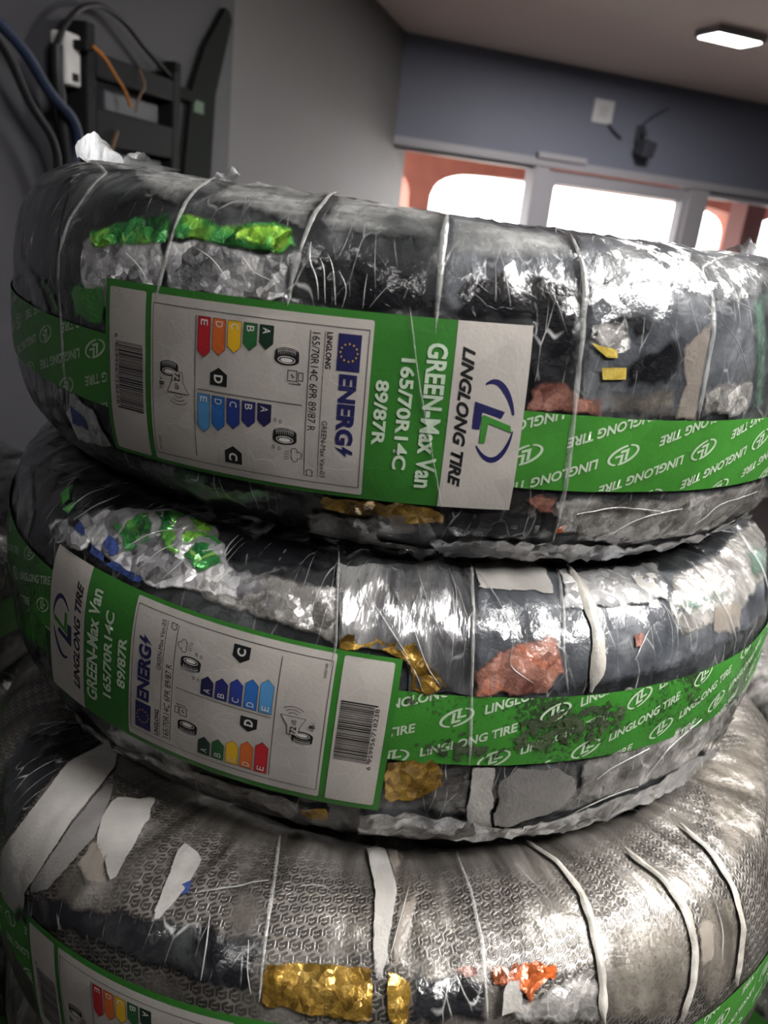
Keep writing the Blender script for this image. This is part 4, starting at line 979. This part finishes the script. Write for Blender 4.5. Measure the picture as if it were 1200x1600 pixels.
P2('foil_patch', 'silver_film', [(560, 1262), (690, 1270), (800, 1288), (900, 1265), (1010, 1225), (1110, 1160), (1118, 1172), (1040, 1235), (900, 1290), (780, 1306), (640, 1306), (556, 1296)], .0016, crk=.003, label='bunched silver film rim')
P2('foil_patch', 'dull_silver', [(80, 1076), (180, 1160), (300, 1200), (400, 1228), (470, 1245), (470, 1280), (370, 1244), (280, 1208), (160, 1160)], .0014, crk=.002, jag=.002)
P2('foil_patch', 'gold_foil', [(458, 1258), (514, 1258), (513, 1278), (480, 1272)], .0022, jag=.003)
for pts in ([(560, 905), (565, 930), (580, 960)], [(575, 935), (610, 985), (640, 1030)], [(610, 920), (640, 970), (665, 1040), (690, 1072)], [(650, 900), (668, 950), (690, 1000)], [(700, 895), (712, 930), (708, 980)], [(622, 1010), (650, 1050), (660, 1078)], [(745, 905), (775, 940), (800, 985)], [(800, 1000), (790, 1040), (830, 1065)],
            [(830, 1300), (900, 1262), (990, 1222)], [(930, 1215), (960, 1190), (1010, 1165)], [(1000, 1215), (1040, 1165), (1090, 1120)], [(200, 860), (240, 835), (300, 830)], [(215, 895), (250, 865), (290, 850)], [(260, 905), (300, 870), (340, 862)], [(110, 800), (140, 775), (175, 765)], [(120, 815), (150, 795), (190, 780)], [(985, 1030), (1000, 1000), (1010, 985)]):
    seam(T2, r2, pts, .0008, .0024, 'fold_line', 'film_crease', .0006)
for pts in ([(820, 1110), (880, 1092), (960, 1085), (1000, 1100), (960, 1140), (900, 1165), (820, 1180), (780, 1170)], [(640, 1150), (720, 1140), (790, 1165), (780, 1188), (700, 1186), (630, 1176)], [(1060, 1080), (1095, 1060), (1090, 1095), (1065, 1105)], [(880, 1140), (990, 1110), (985, 1130), (900, 1178)], [(625, 1080), (660, 1082), (655, 1110), (628, 1118)]):
    P2('dirt_smear', 'moss_dirt', pts, .0023, jag=.004)
seam(T2, r2, [(528, 860), (528, 900), (526, 1010), (518, 1040)], .0018, .0024)
seam(T2, r2, [(735, 880), (737, 960), (735, 1088), (732, 1190)], .0018, .0024)
seam(T2, r2, [(868, 890), (880, 960), (876, 1010), (884, 1080)], .0018, .0024)
seam(T2, r2, [(885, 888), (915, 940), (932, 1000), (928, 1050), (918, 1078)], .0075, .0022, 'ribbon_film', 'film_ribbon', .0016)
seam(T2, r2, [(1075, 885), (1110, 920), (1130, 960), (1142, 1000)], .003, .0022, 'clear_edge')
seam(T2, r2, [(1145, 830), (1185, 880), (1197, 930)], .004, .0022, 'clear_edge')

# --- third tyre
r3 = tyre_root(T3, 'third tyre down the near stack, larger, in taut silver film with printed hooks')
wrap(T3, r3, 'taut_silver', d=.0021)
band(T3, r3, 'band_green', 0, True)
label_sheet(T3, r3, '195/70R15C', '104/102R', '195/70R15C 8PR 104/102 R')
P3 = lambda *a, **k: patch(T3, r3, *a, **k)
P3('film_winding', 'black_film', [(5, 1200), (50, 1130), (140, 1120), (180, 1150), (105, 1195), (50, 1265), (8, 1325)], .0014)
P3('film_winding', 'white_film', [(5, 1330), (45, 1275), (105, 1195), (190, 1150), (182, 1200), (115, 1285), (62, 1370), (45, 1395), (40, 1440), (5, 1400)], .0018, label='wide white film strip')
P3('film_winding', 'grey_film', [(185, 1200), (175, 1250), (150, 1310), (80, 1390), (40, 1400), (60, 1370), (115, 1285)], .0016)
P3('film_winding', 'white_film', [(172, 1250), (245, 1250), (235, 1285), (205, 1330), (180, 1390), (165, 1350), (150, 1310)], .002, jag=.003, label='white film strip beside the dark tread')
P3('film_winding', 'black_film', [(10, 1432), (75, 1390), (180, 1420), (245, 1430), (330, 1440), (410, 1470), (405, 1560), (300, 1530), (180, 1480), (90, 1450)], .002, jag=.006, label='blackened film above the label')
P3('foil_patch', 'beige_film', [(140, 1320), (155, 1305), (170, 1340), (172, 1380), (140, 1385), (125, 1350)], .002, jag=.004)
P3('film_winding', 'white_film', [(285, 1315), (318, 1345), (295, 1390), (250, 1440), (240, 1440), (262, 1370)], .0022, jag=.002, label='narrow white film strip')
P3('foil_patch', 'blue_foil', [(285, 1385), (302, 1378), (300, 1398), (282, 1402)], .0022, jag=.002)
P3('film_winding', 'white_film', [(568, 1312), (600, 1318), (622, 1395), (605, 1500), (590, 1595), (582, 1500), (584, 1400)], .0022, jag=.001, label='white film strip down the middle of the tyre')
P3('foil_patch', 'beige_film', [(604, 1330), (622, 1330), (628, 1350), (618, 1382), (610, 1360)], .0022, jag=.002)
P3('foil_patch', 'beige_film', [(652, 1390), (660, 1380), (640, 1470), (625, 1510), (605, 1520), (622, 1420)], .0016, jag=.002)
P3('foil_patch', 'gold_foil', [(412, 1506), (480, 1500), (540, 1508), (584, 1508), (584, 1597), (500, 1590), (412, 1568)], .0016, jag=.003, crk=.002, label='crumpled gold foil')
P3('foil_patch', 'gold_foil', [(606, 1520), (618, 1515), (640, 1540), (640, 1597), (604, 1597)], .0016, jag=.004, crk=.001)
P3('film_winding', 'black_film', [(640, 1525), (700, 1515), (755, 1530), (762, 1597), (630, 1597)], .0014, jag=.006)
P3('foil_patch', 'red_foil', [(690, 1512), (745, 1510), (755, 1540), (700, 1530)], .0017, jag=.004)
P3('foil_patch', 'orange_foil', [(758, 1512), (850, 1502), (880, 1500), (870, 1530), (840, 1550), (825, 1570), (800, 1545), (770, 1540)], .0017, jag=.005, crk=.001)
P3('foil_patch', 'dull_silver', [(840, 1555), (900, 1520), (936, 1520), (938, 1597), (790, 1597), (800, 1560)], .0014, jag=.004)
P3('foil_patch', 'white_film', [(798, 1512), (806, 1530), (812, 1560), (832, 1585), (800, 1575), (778, 1582), (780, 1545)], .0026, curl=.004, label='torn white film flake')
P3('foil_patch', 'beige_film', [(1085, 1440), (1112, 1430), (1115, 1500), (1092, 1510)], .0016, jag=.004)
P3('film_winding', 'tint_film', [(950, 1440), (1068, 1420), (1080, 1500), (1060, 1597), (945, 1597)], .0011)
P3('film_winding', 'tint_film', [(1090, 1390), (1150, 1400), (1150, 1520), (1100, 1580), (1085, 1520)], .0011)
P3('film_winding', 'tint_film', [(625, 1330), (655, 1380), (640, 1480), (620, 1520), (606, 1500), (622, 1400)], .0011)
P3('film_winding', 'tint_film', [(1080, 1200), (1197, 1140), (1197, 1300), (1140, 1370)], .0011)
P3('film_winding', 'black_film', [(820, 1290), (960, 1262), (1050, 1215), (1100, 1170), (1090, 1195), (1000, 1275), (880, 1305)], .0012)
for pts in ([(300, 1400), (340, 1395), (420, 1380)], [(470, 1390), (500, 1385), (520, 1400)], [(640, 1385), (625, 1440), (608, 1500)], [(790, 1340), (850, 1400), (880, 1470)], [(960, 1345), (1010, 1400), (1030, 1460)], [(1110, 1400), (1125, 1450), (1122, 1500)], [(1000, 1290), (1060, 1345), (1100, 1400)], [(330, 1430), (325, 1480), (318, 1530)], [(390, 1470), (388, 1520), (395, 1550)]):
    seam(T3, r3, pts, .0008, .0022, 'fold_line', 'film_crease', .0005)
seam(T3, r3, [(438, 1305), (428, 1380), (415, 1470), (408, 1560)], .0022, .0024)
seam(T3, r3, [(712, 1340), (735, 1400), (752, 1480), (760, 1590)], .0022, .0024)
for pts, w in (([(822, 1318), (870, 1348), (905, 1392), (925, 1450), (938, 1520), (940, 1597)], .005), ([(975, 1330), (1030, 1375), (1068, 1420), (1082, 1480), (1078, 1540), (1060, 1590)], .006), ([(1060, 1292), (1110, 1335), (1145, 1390), (1157, 1450), (1152, 1500), (1145, 1535)], .005)):
    seam(T3, r3, pts, w, .002, 'ribbon_film', 'film_ribbon', .0014)

# ------------------------------------------------------------------ tyres that carry and flank them
def plain(x, y, z, seed, mat, label, group, R=.31, B=.0855):
    t = Tyre((x, y, z - H), 0, 0, R, B, seed, None, (0.0, .02), 1.0)
    r = tyre_root(t, label); r['group'] = group
    wrap(t, r, mat, -3.1, -3.09, .006)
    c, hb = t.band; th = np.arange(-PI, PI, .03); n = len(th); rows = np.linspace(-hb, hb, 5); m = 5
    TH, S = np.meshgrid(th, rows, indexing='ij'); i = np.arange(n)[:, None]; j = np.arange(m - 1)[None]
    Fc = np.stack([i * m + j, ((i + 1) % n) * m + j, ((i + 1) % n) * m + j + 1, i * m + j + 1], -1).reshape(-1, 4)
    link_mesh('printed_band', t.local(TH.ravel(), S.ravel(), .002), Fc.tolist(), MAT['band_green'], r, np.stack([TH.ravel() * t.R, S.ravel()], 1))
    return r
def dup(root, loc, label):
    r = root.copy(); C.objects.link(r); r.location = loc; r['label'] = label
    for ch in root.children:
        c = ch.copy(); C.objects.link(c); c.parent = r
    return r
B4 = .0892
zz = [B4 + 2 * B4 * k for k in range(6)]
p4 = plain(.03, .60, zz[5] - .006, 5, 'silver_wrap', 'film-wrapped tyre fourth from the top of the near stack, half hidden', 'tyres low in the near stack')
for k in range(5): dup(p4, (.03 + .01 * ((k * 7) % 3 - 1), .61, zz[k]), 'film-wrapped tyre low in the near stack under the three labelled tyres')
pl = plain(-.66, .84, B4 * 13, 6, 'black_wrap', 'black-wrapped tyre on top of the stack left of the labelled tyres', 'tyres in the left stack', .3)
for k in range(6): dup(pl, (-.66 + .006 * (k % 2), .84, zz[k]), 'black-wrapped tyre low in the stack left of the labelled tyres')
pr = plain(.80, 1.02, B4 * 11, 8, 'silver_wrap', 'silver-wrapped tyre on top of the stack behind right of the labelled tyres', 'tyres in the right stack', .3)
for k in range(5): dup(pr, (.80 + .006 * (k % 2), 1.02, zz[k]), 'silver-wrapped tyre low in the stack behind right of the labelled tyres')
